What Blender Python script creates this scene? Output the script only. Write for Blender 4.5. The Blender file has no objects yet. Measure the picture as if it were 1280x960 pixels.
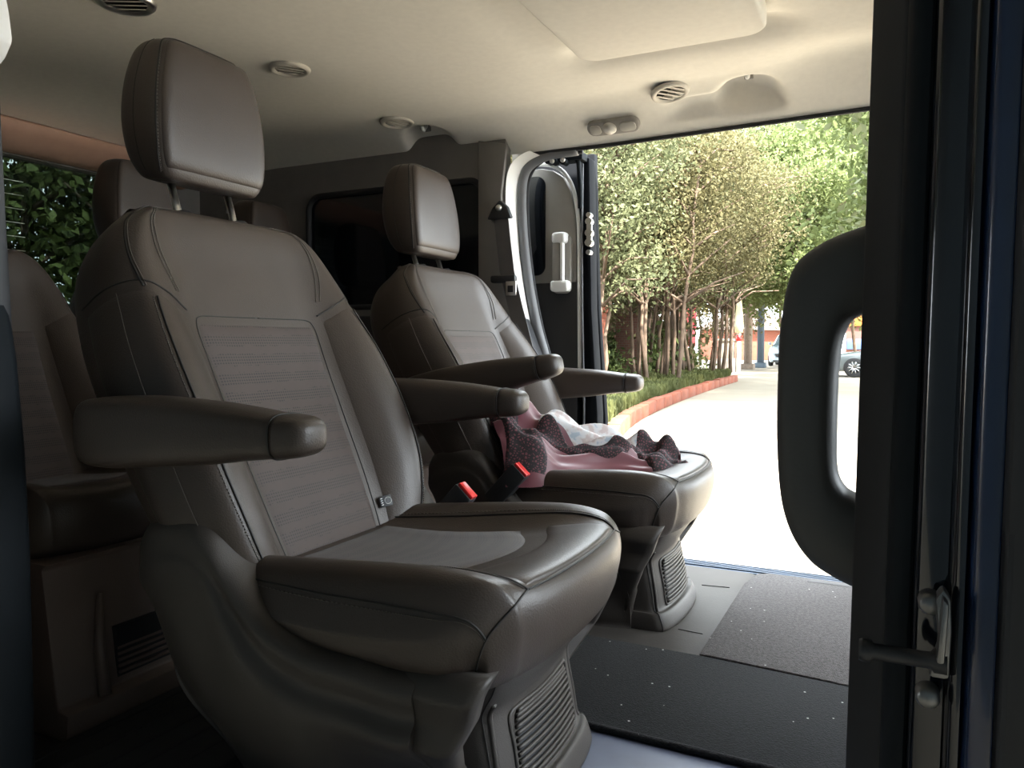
import bpy, bmesh, math, random
import numpy as np
from mathutils import Vector, Matrix
random.seed(7); rng = np.random.default_rng(7)
SC = bpy.context.scene
COL = SC.collection
# ------------------------------------------------------------------ camera, sky, sun, exposure
YAW = math.radians(25.8); PITCH = math.atan(50/962.0)
cam_d = bpy.data.cameras.new('camera'); cam = bpy.data.objects.new('camera', cam_d); COL.objects.link(cam)
cam.location = (0, 0, .64); cam.rotation_euler = (math.pi/2-PITCH, 0, YAW)
cam_d.sensor_fit = 'HORIZONTAL'; cam_d.sensor_width = 36; cam_d.lens = 36*962/1280.0
cam_d.clip_start = .02; cam_d.clip_end = 300
SC.camera = cam
W = bpy.data.worlds.new('sky'); SC.world = W; W.use_nodes = True
bg = W.node_tree.nodes['Background']
bg.inputs[0].default_value = (.86, .94, 1, 1); bg.inputs[1].default_value = 1.0
sun_d = bpy.data.lights.new('sun', 'SUN'); sun_d.energy = 3.2; sun_d.angle = .03; sun_d.color = (1, .94, .84)
sun = bpy.data.objects.new('sun', sun_d); COL.objects.link(sun)
sun.rotation_euler = Vector((-.72, .50, -1.0)).to_track_quat('-Z', 'Y').to_euler()
vs = SC.view_settings; vs.view_transform = 'Standard'; vs.look = 'None'; vs.gamma = 1; vs.use_curve_mapping = False
vs.exposure = 3.95

# ------------------------------------------------------------------ materials
MATS = {}
def mat(name, col, rough=.6, metal=0, var=.12, scale=20, bump=0, bscale=200, spec=.5, sheen=0, coat=0):
    if name in MATS: return MATS[name]
    m = bpy.data.materials.new(name); m.use_nodes = True; MATS[name] = m
    nt = m.node_tree; b = nt.nodes['Principled BSDF']
    b.inputs['Roughness'].default_value = rough; b.inputs['Metallic'].default_value = metal
    b.inputs['Specular IOR Level'].default_value = spec
    if sheen: b.inputs['Sheen Weight'].default_value = sheen
    if coat: b.inputs['Coat Weight'].default_value = coat
    tc = nt.nodes.new('ShaderNodeTexCoord')
    n = nt.nodes.new('ShaderNodeTexNoise'); n.inputs['Scale'].default_value = scale; n.inputs['Detail'].default_value = 4
    nt.links.new(tc.outputs['Object'], n.inputs['Vector'])
    r = nt.nodes.new('ShaderNodeValToRGB')
    c = np.array(col[:3])
    r.color_ramp.elements[0].position = .3; r.color_ramp.elements[1].position = .7
    r.color_ramp.elements[0].color = (*(c*(1-var)), 1); r.color_ramp.elements[1].color = (*np.minimum(c*(1+var), 1), 1)
    nt.links.new(n.outputs['Fac'], r.inputs['Fac']); nt.links.new(r.outputs['Color'], b.inputs['Base Color'])
    if bump:
        n2 = nt.nodes.new('ShaderNodeTexNoise'); n2.inputs['Scale'].default_value = bscale; n2.inputs['Detail'].default_value = 3
        nt.links.new(tc.outputs['Object'], n2.inputs['Vector'])
        bp = nt.nodes.new('ShaderNodeBump'); bp.inputs['Strength'].default_value = bump; bp.inputs['Distance'].default_value = .002
        nt.links.new(n2.outputs['Fac'], bp.inputs['Height']); nt.links.new(bp.outputs['Normal'], b.inputs['Normal'])
    return m
def nodes_of(m): return m.node_tree.nodes, m.node_tree.links, m.node_tree.nodes['Principled BSDF']
leather = mat('seat_leather', (.049, .037, .030), .42, var=.06, scale=8, bump=.25, bscale=420)
leather3 = mat('bench_leather', (.13, .094, .078), .55, var=.06, scale=8, bump=.2, bscale=300)
thread = mat('thread', (.10, .088, .075), .6)
seamdark = mat('seam_dark', (.012, .011, .010), .6)
plastic = mat('seat_plastic', (.047, .040, .035), .5, var=.05, bump=.2, bscale=600)
plasticdk = mat('dark_plastic', (.02, .021, .024), .5, var=.08)
chrome = mat('chrome', (.8, .8, .79), .3, 1, var=.02)
liner = mat('headliner', (.84, .80, .72), .9, var=.025, scale=60, bump=.12, bscale=500, spec=.2)
doorblack = mat('door_black', (.003, .004, .006), .85, spec=.15)
walltrim = mat('wall_trim', (.17, .16, .15), .7, var=.05, bump=.1, bscale=400)
greytrim = mat('grey_trim', (.27, .255, .235), .7, var=.05, bump=.1, bscale=400)
whitepaint = mat('white_paint', (.8, .8, .78), .35, var=.02)
blackpaint = mat('black_paint', (.006, .008, .013), .12, var=.1, coat=.6)
jamb = mat('jamb_paint', (.006, .009, .012), .7, var=.1, spec=.2)
rubber = mat('rubber', (.016, .017, .019), .7, var=.1)
rubbergrey = mat('seal_grey', (.16, .165, .175), .6, var=.06)
bluepaint = mat('blue_paint', (.012, .025, .065), .22, var=.1, coat=.5)
floorplastic = mat('floor_plastic', (.062, .055, .050), .6, spec=.25, var=.08, scale=9, bump=.15)
floordark = mat('floor_dark', (.03, .03, .036), .75, var=.2, scale=12, bump=.2)
sillblue = mat('sill_paint', (.07, .10, .15), .5, var=.1)
red = mat('red_button', (.65, .02, .02), .35)
white = mat('white_plastic', (.78, .78, .76), .4, var=.03)
webbing = mat('belt_webbing', (.09, .085, .085), .8, var=.1, bump=.4, bscale=900)
brown = mat('tailgate_trim', (.50, .30, .22), .7, var=.05)
# perforated seat fabric: rows of small dark holes laid out by the panel's own UVs
def perforated():
    m = mat('perforated_fabric', (.055, .039, .033), .7, var=.05, scale=10, sheen=.1)
    N, L, b = nodes_of(m)
    uv = N.new('ShaderNodeUVMap'); sp = N.new('ShaderNodeSeparateXYZ'); L.new(uv.outputs[0], sp.inputs[0])
    def M(op, a, bb=None, c=None):
        n = N.new('ShaderNodeMath'); n.operation = op
        for i, v in enumerate((a, bb, c)):
            if v is None: continue
            if isinstance(v, (int, float)): n.inputs[i].default_value = v
            else: L.new(v, n.inputs[i])
        return n.outputs[0]
    u, v = sp.outputs[0], sp.outputs[1]          # metres
    ru = M('FRACT', M('MULTIPLY', u, 200)); rv = M('FRACT', M('MULTIPLY', v, 200))
    d = M('ADD', M('POWER', M('SUBTRACT', ru, .5), 2), M('POWER', M('SUBTRACT', rv, .5), 2))
    dot = M('LESS_THAN', d, .09)
    nz = N.new('ShaderNodeTexNoise'); nz.inputs['Scale'].default_value = 60; L.new(uv.outputs[0], nz.inputs['Vector'])
    band = M('GREATER_THAN', M('FRACT', M('ADD', M('MULTIPLY', v, 30), M('MULTIPLY', nz.outputs[0], .5))), .42)
    f = M('MULTIPLY', M('MULTIPLY', dot, band), .85)
    mx = N.new('ShaderNodeMixRGB'); L.new(f, mx.inputs[0])
    L.new(b.inputs['Base Color'].links[0].from_socket, mx.inputs[1]); mx.inputs[2].default_value = (.010, .008, .008, 1)
    L.new(mx.outputs[0], b.inputs['Base Color'])
    return m
perf = perforated()
def glassm(name, col, rough=.03, alpha=.35):
    m = bpy.data.materials.new(name); m.use_nodes = True; N, L, b = nodes_of(m)
    b.inputs['Base Color'].default_value = (*col, 1); b.inputs['Roughness'].default_value = rough
    t = N.new('ShaderNodeBsdfTransparent'); t.inputs[0].default_value = (.55, .62, .60, 1)
    mx = N.new('ShaderNodeMixShader'); mx.inputs[0].default_value = alpha
    L.new(t.outputs[0], mx.inputs[1]); L.new(b.outputs[0], mx.inputs[2]); L.new(mx.outputs[0], N['Material Output'].inputs[0])
    return m
privacy = glassm('privacy_glass', (.004, .006, .010), .05, .93)
rearglass = glassm('rear_glass', (.004, .006, .007), .03, .62)

# ------------------------------------------------------------------ mesh helpers
def link(name, me, parent=None, loc=None, m=None):
    o = bpy.data.objects.new(name, me); COL.objects.link(o)
    if parent: o.parent = parent
    if loc is not None: o.location = loc
    if m is not None and me is not None and not me.materials: me.materials.append(m)
    return o
def mesh(name, V, Fc, smooth=True, m=None, uv=None):
    me = bpy.data.meshes.new(name)
    me.from_pydata([tuple(map(float, v)) for v in V], [], [tuple(int(i) for i in f) for f in Fc]); me.update()
    if smooth: me.polygons.foreach_set('use_smooth', [True]*len(me.polygons))
    if uv is not None:
        l = me.uv_layers.new(name='UVMap')
        for lp in me.loops: l.data[lp.index].uv = uv[lp.vertex_index]
    if m: me.materials.append(m)
    return me
def empty(name, loc=(0, 0, 0), rz=0):
    o = bpy.data.objects.new(name, None); COL.objects.link(o); o.location = loc; o.rotation_euler = (0, 0, rz)
    o.empty_display_size = .1
    return o
def tag(o, label=None, cat=None, group=None, kind=None):
    for k, v in (('label', label), ('category', cat), ('group', group), ('kind', kind)):
        if v: o[k] = v
    return o
class MB:
    def __init__(s): s.V = []; s.F = []
    def add(s, V, F):
        n = len(s.V); s.V += [tuple(v) for v in V]; s.F += [tuple(i+n for i in f) for f in F]; return s
    def box(s, a, b):
        (x0, y0, z0), (x1, y1, z1) = a, b
        return s.add([(x0, y0, z0), (x1, y0, z0), (x1, y1, z0), (x0, y1, z0), (x0, y0, z1), (x1, y0, z1), (x1, y1, z1), (x0, y1, z1)],
                     [(0, 3, 2, 1), (4, 5, 6, 7), (0, 1, 5, 4), (1, 2, 6, 5), (2, 3, 7, 6), (3, 0, 4, 7)])
    def tube(s, pts, r, n=8, cap=True, flat=1.0):
        P = [Vector(p) for p in pts]; rings = []
        rr = r if hasattr(r, '__len__') else [r]*len(P)
        t0 = (P[1]-P[0]).normalized(); nrm = t0.orthogonal().normalized()
        for i, p in enumerate(P):
            t = (P[min(i+1, len(P)-1)]-P[max(i-1, 0)]).normalized()
            nrm = (nrm-t*nrm.dot(t))
            nrm = nrm.normalized() if nrm.length > 1e-6 else t.orthogonal().normalized()
            bn = t.cross(nrm)
            rings.append([p+rr[i]*(math.cos(a)*nrm+math.sin(a)*flat*bn) for a in np.linspace(0, 2*math.pi, n, endpoint=False)])
        V = [v for R in rings for v in R]; F = []
        for i in range(len(P)-1):
            for k in range(n):
                F.append((i*n+k, i*n+(k+1) % n, (i+1)*n+(k+1) % n, (i+1)*n+k))
        if cap: F.append(tuple(range(n))[::-1]); F.append(tuple(range((len(P)-1)*n, len(P)*n)))
        return s.add(V, F)
    def lathe(s, prof, n=24, axis='z', c=(0, 0, 0)):
        V = []; F = []
        for (r, h) in prof:
            for k in range(n):
                a = 2*math.pi*k/n; p = (r*math.cos(a), r*math.sin(a), h)
                if axis == 'y': p = (p[0], p[2], p[1])
                if axis == 'x': p = (p[2], p[0], p[1])
                V.append((p[0]+c[0], p[1]+c[1], p[2]+c[2]))
        for i in range(len(prof)-1):
            for k in range(n): F.append((i*n+k, i*n+(k+1) % n, (i+1)*n+(k+1) % n, (i+1)*n+k))
        return s.add(V, F)
    def prism(s, pts, a, b, axis='y'):
        def q(p, h): return {'y': (p[0], h, p[1]), 'z': (p[0], p[1], h), 'x': (h, p[0], p[1])}[axis]
        n = len(pts); V = [q(p, a) for p in pts]+[q(p, b) for p in pts]
        F = [tuple(range(n)), tuple(range(n, 2*n))[::-1]]+[(i, i+n, (i+1) % n+n, (i+1) % n) for i in range(n)]
        return s.add(V, F)
    def build(s, name, m, parent=None, loc=None, smooth=False, bevel=0, seg=2, angle=None):
        V = np.array(s.V, float)
        if loc is not None: V = V-np.array(loc)
        me = mesh(name, V, s.F, smooth)
        bm = bmesh.new(); bm.from_mesh(me)
        bmesh.ops.recalc_face_normals(bm, faces=bm.faces)
        if bevel:
            ed = [e for e in bm.edges if len(e.link_faces) == 2 and e.calc_face_angle(0) > .5]
            bmesh.ops.bevel(bm, geom=ed, offset=bevel, segments=seg, affect='EDGES', profile=.5, clamp_overlap=True)
        if angle is not None or bevel:
            for f in bm.faces: f.smooth = True
            for e in bm.edges:
                if len(e.link_faces) == 2 and e.calc_face_angle(0) > (angle or .6): e.smooth = False
        bm.to_mesh(me); bm.free()
        return link(name, me, parent, None if parent else loc, m)
def bar(name, a, b, m, parent=None, bevel=.004, **k): return MB().box(a, b).build(name, m, parent, bevel=bevel, **k)
def rrect(x0, z0, x1, z1, r, n=6, slant=0):
    out = []
    for (cx, cz, a0) in ((x1-r, z1-r, 0), (x0+r, z1-r, 90), (x0+r, z0+r, 180), (x1-r, z0+r, 270)):
        for i in range(n+1):
            a = math.radians(a0+90*i/n); out.append((cx+r*math.cos(a)+slant*(cz+r*math.sin(a)-z0), cz+r*math.sin(a)))
    return out
def crv(P, t):                                   # open Catmull-Rom through control points, t in [0,1]
    P = np.asarray(P, float); n = len(P)
    t = np.clip(np.asarray(t, float), 0, 1)*(n-1); i = np.minimum(t.astype(int), n-2); f = t-i
    g = lambda k: P[np.clip(k, 0, n-1)]
    f = f.reshape(f.shape+(1,)*(P.ndim-1))
    p0, p1, p2, p3 = g(i-1), g(i), g(i+1), g(i+2)
    p0 = np.where((i == 0).reshape(f.shape), 2*p1-p2, p0); p3 = np.where((i == n-2).reshape(f.shape), 2*p2-p1, p3)
    return .5*((2*p1)+(-p0+p2)*f+(2*p0-5*p1+4*p2-p3)*f*f+(-p0+3*p1-3*p2+p3)*f**3)
class Surf:
    """closed lofted skin: G[station][loop point], loop closed, stations open"""
    def __init__(s, halves):
        G = []
        for h in halves:
            h = [np.array(p, float) for p in h]
            G.append(h+[p*np.array([1, -1, 1]) for p in h[-2:0:-1]])
        s.G = np.array(G); s.ns = s.G.shape[1]; s.nh = len(halves[0])
    def at(s, sv, v):
        sv, v = np.broadcast_arrays(np.asarray(sv, float), np.asarray(v, float)); sh = sv.shape
        sv, v = sv.ravel(), v.ravel()
        R = crv(s.G, v)                          # (N, ns, 3)
        t = (sv % 1)*s.ns; i = t.astype(int); f = (t-i)[:, None]; k = np.arange(len(sv))
        p0, p1, p2, p3 = (R[k, (i+d) % s.ns] for d in (-1, 0, 1, 2))
        out = .5*((2*p1)+(-p0+p2)*f+(2*p0-5*p1+4*p2-p3)*f*f+(-p0+3*p1-3*p2+p3)*f**3)
        return out.reshape(sh+(3,))
    def nrm(s, sv, v, e=2e-3):
        a = s.at(sv+e, v)-s.at(sv-e, v); b = s.at(sv, np.minimum(v+e, 1))-s.at(sv, np.maximum(v-e, 0))
        n = np.cross(a, b); n /= np.linalg.norm(n, axis=-1, keepdims=True)+1e-12
        return n
    def mesh(s, name, m, nu=96, nv=80, org=(0, 0, 0)):
        S, V = np.meshgrid(np.arange(nu)/nu, np.linspace(0, 1, nv))
        P = s.at(S, V).reshape(-1, 3)-np.array(org); F = []
        for j in range(nv-1):
            for i in range(nu): F.append((j*nu+i, j*nu+(i+1) % nu, (j+1)*nu+(i+1) % nu, (j+1)*nu+i))
        F.append(tuple(range(nu))[::-1]); F.append(tuple(range((nv-1)*nu, nv*nu)))
        me = mesh(name, P, F, True, m)
        bm = bmesh.new(); bm.from_mesh(me); bm.faces.ensure_lookup_table()
        for f in bm.faces:
            if len(f.verts) > 4:
                f.smooth = False
                for e in f.edges: e.smooth = False
        bmesh.ops.recalc_face_normals(bm, faces=bm.faces); bm.to_mesh(me); bm.free()
        return me
    def sgn(s):
        # +1 when nrm() points outwards
        p = s.at(np.array([.0]), np.array([.5]))[0]; c = s.at(np.arange(s.ns)/s.ns, np.full(s.ns, .5)).mean(0)
        return 1 if np.dot(s.nrm(np.array([.0]), np.array([.5]))[0], p-c) > 0 else -1
    def panel(s, name, fs, m, h=.004, na=40, nb=40, org=(0, 0, 0), pw=8, sink=.004):
        A, B = np.meshgrid(np.linspace(0, 1, na), np.linspace(0, 1, nb))
        S, V = fs(A, B); N = s.nrm(S, V)*s.sgn(); P0 = s.at(S, V)
        e = np.maximum(np.abs(2*A-1), np.abs(2*B-1))
        P = P0+N*((h+sink)*(1-e**pw)-sink)[..., None]
        F = [(j*na+i, j*na+i+1, (j+1)*na+i+1, (j+1)*na+i) for j in range(nb-1) for i in range(na-1)]
        du = np.concatenate([[0], np.cumsum(np.linalg.norm(np.diff(P0[nb//2], axis=0), axis=1))])
        dv = np.concatenate([[0], np.cumsum(np.linalg.norm(np.diff(P0[:, na//2], axis=0), axis=1))])
        uv = [(du[i], dv[j]) for j in range(nb) for i in range(na)]
        me = mesh(name, P.reshape(-1, 3)-np.array(org), F, True, m, uv)
        bm = bmesh.new(); bm.from_mesh(me)
        if s.sgn() < 0 or True:
            me.calc_loop_triangles()
        bm.free(); return me
    def line(s, pts, n=60, off=.001):
        q = crv(np.array(pts, float), np.linspace(0, 1, n)); S, V = q[:, 0], q[:, 1]
        return s.at(S, V)+s.nrm(S, V)*s.sgn()*off
    def seam(s, name, pts, m, r=.0012, n=70, off=.0006, org=(0, 0, 0)):
        P = s.line(pts, n, off)-np.array(org); mb = MB().tube(P, r, 6)
        return mesh(name, mb.V, mb.F, True, m)
    def stitch(s, name, pts, m, r=.0008, n=160, off=.0012, org=(0, 0, 0)):
        n = int(n*2.2); P = s.line(pts, n, off)-np.array(org); mb = MB()
        for i in range(0, n-2, 3): mb.tube(P[i:i+3], r, 4)
        return mesh(name, mb.V, mb.F, True, m)

# ------------------------------------------------------------------ van interior shell
FLOOR_Y0, FLOOR_Y1 = .58, 2.20
def struct(o, name=None): o['kind'] = 'structure'; return o
struct(bar('floor', (-2.40, FLOOR_Y0, -.06), (1.35, FLOOR_Y1, 0), floordark, bevel=.006))
# headliner: profile across the van, swept forward; pockets and edges are real relief
def ceil_z(x, y):
    t = abs(y-1.4)
    z = 1.338-.018*(t/.6)**2
    e = np.clip((t-.62)/.18, 0, 1); z -= .074*e**1.8
    # scooped coat-hook pockets on the far edge
    em = 1/(1+np.exp((y-2.168)/.004)); z0_ = z
    z = z+.016*np.clip((x+.75)/.75, 0, 1)*np.clip((t-.5)/.3, 0, 1)
    z0_ = z+0
    for px in (-.335, -1.32):
        z += .040*np.exp(-(((x-px)/.080)**2+((y-2.145)/.080)**2)**3)
    z += .022*np.exp(-(((x+.43)/.12)**4+((y-2.135)/.030)**4))
    z += .022*np.exp(-(((x+.02)/.22)**4+((y-2.02)/.10)**2))
    z = z0_+(z-z0_)*em
    z += .028*np.exp(-((y-1.80)/.045)**2)/(1+np.exp(-(x+.70)/.02))/(1+np.exp((x+.20)/.02))
    # shallow long recess between the roof bows
    z += .010/(1+np.exp(-(x+.80)/.02))/(1+np.exp((x-.02)/.02))*np.exp(-((y-1.4)/.46)**8)
    z -= .05*np.clip((-1.95-x)/.4, 0, 1)**2
    return z
xs = np.concatenate([np.linspace(-2.36, -1.5, 40), np.linspace(-1.49, .2, 200), np.linspace(.25, 1.0, 12)])
ys = np.concatenate([np.linspace(.60, .80, 14), np.linspace(.83, 1.95, 50), np.linspace(1.96, 2.20, 50)])
X, Y = np.meshgrid(xs, ys); Z = ceil_z(X, Y)
n = len(xs); F = [(j*n+i, j*n+i+1, (j+1)*n+i+1, (j+1)*n+i) for j in range(len(ys)-1) for i in range(n-1)]
V = np.stack([X, Y, Z], -1).reshape(-1, 3)
cl = link('ceiling', mesh('ceiling', V, F, True, liner)); struct(cl)
ro = bar('roof_panel', (-2.42, .57, 1.39), (1.0, 2.23, 1.42), blackpaint, cl, bevel=.01)
# overhead panel, hanging a little below the liner
pn = MB().prism(rrect(-.655, 1.05, -.235, 1.745, .05, 8), 1.300, 1.345, 'z').build('overhead_panel', liner, cl, bevel=.008, seg=3)
# drip edge along the far door top
hd = MB().tube([(x, 2.205, float(ceil_z(x, 2.2))-.004) for x in np.linspace(-1.02, .1, 40)], .007, 8).build('trim_1', rubber, smooth=True); struct(hd)
# far wall behind the sliding door opening
def pane_wall(name, pts_out, hole, y0, y1, m, **k):
    # frame between outer outline and hole (both with equal counts)
    n = len(pts_out); V = []; F = []
    for y in (y0, y1):
        V += [(p[0], y, p[1]) for p in pts_out]+[(p[0], y, p[1]) for p in hole]
    for q, b in ((0, 0), (1, 2*n)):
        for i in range(n): F.append((b+i, b+(i+1) % n, b+n+(i+1) % n, b+n+i))
    for i in range(n):
        j = (i+1) % n
        F.append((i, j, 2*n+j, 2*n+i)); F.append((n+i, n+j, 3*n+j, 3*n+i))
    return MB().add(V, F).build(name, m, angle=.5, **k)
hole = rrect(-1.83, .77, -1.145, 1.15, .05, 8)
outer = rrect(-2.36, -.02, -1.062, 1.325, .001, 8)
wl = pane_wall('wall_left', outer, hole, 2.150, 2.188, walltrim); struct(wl)
w1 = MB().prism(rrect(-1.845, .765, -1.14, 1.155, .048, 8), 2.160, 2.166, 'y').build('window_1', privacy); struct(w1)
fr = MB().tube([(p[0], 2.152, p[1]) for p in rrect(-1.835, .765, -1.14, 1.155, .052, 8)+[rrect(-1.835, .765, -1.14, 1.155, .052, 8)[0]]], .010, 8).build('window_seal', rubber, w1, smooth=True)
lp = bar('lower_panel', (-2.34, 2.135, .0), (-1.10, 2.149, .735), plasticdk, wl, bevel=.02, seg=3)
# rear wall and tailgate
hole = rrect(.66, .74, 2.02, 1.205, .06, 8); outer = rrect(.58, -.02, 2.23, 1.40, .001, 8)
n = len(hole); V = []; F = []
for x in (-2.36, -2.42):
    V += [(x, p[0], p[1]) for p in outer]+[(x, p[0], p[1]) for p in hole]
for b in (0, 2*n):
    for i in range(n): F.append((b+i, b+(i+1) % n, b+n+(i+1) % n, b+n+i))
for i in range(n):
    j = (i+1) % n; F.append((i, j, 2*n+j, 2*n+i)); F.append((n+i, n+j, 3*n+j, 3*n+i))
wr = MB().add(V, F).build('wall_rear', walltrim, angle=.5); struct(wr)
hdr = MB().prism([(-2.355, 1.205), (-2.30, 1.212), (-2.24, 1.245), (-2.22, 1.275), (-2.30, 1.30), (-2.355, 1.30)], .62, 2.06, 'y').build('trim_2', brown, bevel=.012, seg=3); struct(hdr)
w2 = MB().prism(rrect(.655, .735, 2.025, 1.21, .06, 8), -2.40, -2.395, 'x').build('window_2', rearglass); struct(w2)
for k in range(9):
    z = .80+k*.042
    MB().tube([(-2.392, .70, z), (-2.392, 1.50, z)], .0013, 4).build('heater_wire', white, w2)
# near wall behind the door (third row side) and roof rail; kept thin
wn = MB()
wn.box((-2.36, .56, -.02), (-1.07, .60, .80)).box((-2.36, .56, 1.13), (-1.07, .60, 1.26)).box((-1.16, .56, .80), (-1.07, .60, 1.13)).box((-2.36, .56, .80), (-2.26, .60, 1.13))
wn = wn.build('wall_right', walltrim); struct(wn)
struct(MB().box((-2.27, .575, .79), (-1.15, .581, 1.14)).build('window_3', privacy))
struct(bar('trim_3', (-1.07, .555, 1.215), (1.0, .60, 1.40), jamb, bevel=.01))
struct(bar('trim_4', (-1.062, 2.20, 1.245), (1.0, 2.235, 1.40), jamb, bevel=.008))
# far pillar, painted jamb and rubber door seal following the opening's rounded corner
path = [(-.925, .50), (-.955, .60), (-.985, .70), (-1.012, .83), (-1.030, .97), (-1.036, 1.10), (-1.026, 1.170), (-.995, 1.205), (-.94, 1.222), (-.85, 1.226)]
pp = crv(np.array(path), np.linspace(0, 1, 60))
s1 = MB().tube([(p[0], 2.215, p[1]) for p in pp], .016, 10).build('trim_5', rubbergrey, smooth=True); struct(s1)
s1b = MB().tube([(p[0]+.014, 2.222, p[1]-.004) for p in pp], .007, 8).build('seal_lip', rubber, s1, smooth=True)
jp = [(p[0]-.024, p[1]+.004) for p in pp[:52]]
V = []; F = []
for k, (p, q) in enumerate(zip(pp[:52], jp)):
    V += [(p[0]-.012, 2.20, p[1]), (q[0], 2.148, q[1])]
    if k: F.append((2*k-2, 2*k-1, 2*k+1, 2*k))
s2 = MB().add(V, F).build('painted_jamb', whitepaint, s1, smooth=True)
cg = MB().prism([(-1.075, .90)]+[(float(p[0]), float(p[1])) for p in pp[26:]]+[(-.85, 1.33), (-1.075, 1.33)], 2.224, 2.228, 'y').build('corner_gusset', liner, s1)
cp = MB().prism([(-1.15, .72), (-1.035, .72), (-1.05, .84), (-1.064, .97), (-1.070, 1.10), (-1.050, 1.25), (-1.15, 1.27)], 2.135, 2.152, 'y').build('pillar_trim', walltrim, wl, bevel=.004)
cl2 = MB().prism([(-1.20, .0), (-.90, .0), (-.90, .45), (-.93, .55), (-1.0, .72), (-1.20, .735)], 2.12, 2.20, 'y').build('lower_pillar', plasticdk, wl, bevel=.01)
# seat belt on the far pillar
sb = empty('seat_belt', (-1.06, 2.11, .7)); tag(sb, 'grey shoulder belt hanging from its anchor on the far pillar', 'seat belt')
o = (-1.06, 2.11, .7)
def strap(name, pts, w, m, parent, loc):
    P = np.array(pts); V = []; F = []
    for k, p in enumerate(P):
        V += [(p[0]-w/2, p[1], p[2]), (p[0]+w/2, p[1], p[2]), (p[0]+w/2, p[1]+.0025, p[2]), (p[0]-w/2, p[1]+.0025, p[2])]
        if k:
            a = 4*k-4
            for i in range(4): F.append((a+i, a+(i+1) % 4, a+4+(i+1) % 4, a+4+i))
    return MB().add(V, F).build(name, m, parent, loc)
strap('webbing', [(-1.062, 2.118, 1.03), (-1.05, 2.112, .95), (-1.035, 2.105, .86), (-1.0, 2.085, .76), (-.965, 2.065, .67), (-.94, 2.05, .60), (-.92, 2.05, .52)], .048, webbing, sb, o)
MB().prism([(-1.105, 1.02), (-1.02, 1.02), (-1.035, 1.055), (-1.06, 1.078), (-1.085, 1.055)], 2.105, 2.125, 'y').build('anchor', plasticdk, sb, o, bevel=.006)
MB().lathe([(0, -.006), (.008, -.006), (.0105, 0), (.0105, .01)], 20, 'y', (-1.062, 2.104, 1.052)).build('bolt', chrome, sb, o, smooth=True)
bar('tongue_grip', (-1.085, 2.088, .825), (-1.0, 2.108, .848), plasticdk, sb, loc=o, bevel=.007)
bar('tongue', (-1.03, 2.085, .785), (-.995, 2.090, .828), chrome, sb, loc=o, bevel=.002)
bar('tongue_slot', (-1.022, 2.083, .795), (-1.004, 2.0855, .815), plasticdk, sb, loc=o, bevel=.001)
# far sliding door, slid back outside the body
sd_ = empty('door_1', (-1.4, 2.30, -.2)); struct(sd_); tag(sd_, 'black sliding door slid open along the far side', 'car door'); o = (-1.4, 2.30, -.2)
outl = [(-1.95, -.2), (-.80, -.2), (-.80, .40), (-.825, .75), (-.835, 1.00), (-.842, 1.245), (-1.95, 1.245)]
MB().prism(outl, 2.345, 2.375, 'y').build('outer_skin', doorblack, sd_, o, bevel=.006)
MB().prism([(-.832, -.1), (-.802, -.1), (-.806, .42), (-.828, .75), (-.838, 1.22), (-.862, 1.22), (-.856, .75)], 2.285, 2.345, 'y').build('door_edge', doorblack, sd_, o, bevel=.006)
inn = [(-1.90, -.1), (-.875, -.1), (-.875, .84), (-1.90, .84)]
MB().prism(inn, 2.29, 2.345, 'y').build('lower_trim', plasticdk, sd_, o, bevel=.008)
arc = [(-.880, .835), (-.880, .98), (-.886, 1.06), (-.90, 1.12), (-.925, 1.165), (-.96, 1.19), (-1.00, 1.20), (-1.10, 1.20), (-1.10, .835)]
MB().prism(arc, 2.285, 2.34, 'y').build('pillar_trim', greytrim, sd_, o, bevel=.006)
wp = crv(np.array([(-.868, .50), (-.870, .80), (-.872, .98), (-.880, 1.07), (-.895, 1.135), (-.925, 1.182), (-.965, 1.207), (-1.02, 1.216)]), np.linspace(0, 1, 40))
MB().tube([(p[0], 2.288, p[1]) for p in wp], .0065, 8).build('white_edge', whitepaint, sd_, o, smooth=True)
MB().prism(rrect(-1.10, .86, -.985, 1.175, .03, 6), 2.280, 2.287, 'y').build('window_pane', privacy, sd_, o)
MB().tube([(-.852, 2.282, -.05), (-.850, 2.282, .45), (-.858, 2.282, .75), (-.860, 2.282, .95), (-.858, 2.282, 1.2)], .0035, 6).build('seal_strip', rubbergrey, sd_, o, smooth=True)
hn = MB().prism(rrect(-.957, .80, -.893, .985, .02, 6), 2.270, 2.287, 'y').build('handle_plate', greytrim, sd_, o, bevel=.004)
for a, b in (((-.950, 2.245, .955), (-.902, 2.285, .99)), ((-.955, 2.245, .805), (-.893, 2.285, .84))): bar('handle_mount', a, b, white, sd_, loc=o, bevel=.010, seg=3)
bar('pull_grip', (-.946, 2.248, .838), (-.922, 2.268, .958), greytrim, sd_, loc=o, bevel=.005)
bar('grip_strip', (-.920, 2.246, .838), (-.910, 2.266, .958), white, sd_, loc=o, bevel=.003)
lk = MB()
for z, r in ((1.04, .008), (1.02, .011), (.985, .012), (.955, .012), (.925, .008)): lk.lathe([(0, -.012), (r, -.012), (r, .01)], 10, 'y', (-.835, 2.282, z))
lk.box((-.843, 2.276, .95), (-.827, 2.286, 1.02)); lk.build('latch', chrome, sd_, o, angle=.6)
br = MB().box((-.97, 2.24, 1.205), (-.845, 2.29, 1.228)); br.lathe([(0, -.02), (.011, -.02), (.011, .01)], 14, 'y', (-.935, 2.24, 1.205)); br.lathe([(0, -.02), (.010, -.02), (.010, .01)], 14, 'y', (-.90, 2.24, 1.20))
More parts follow.
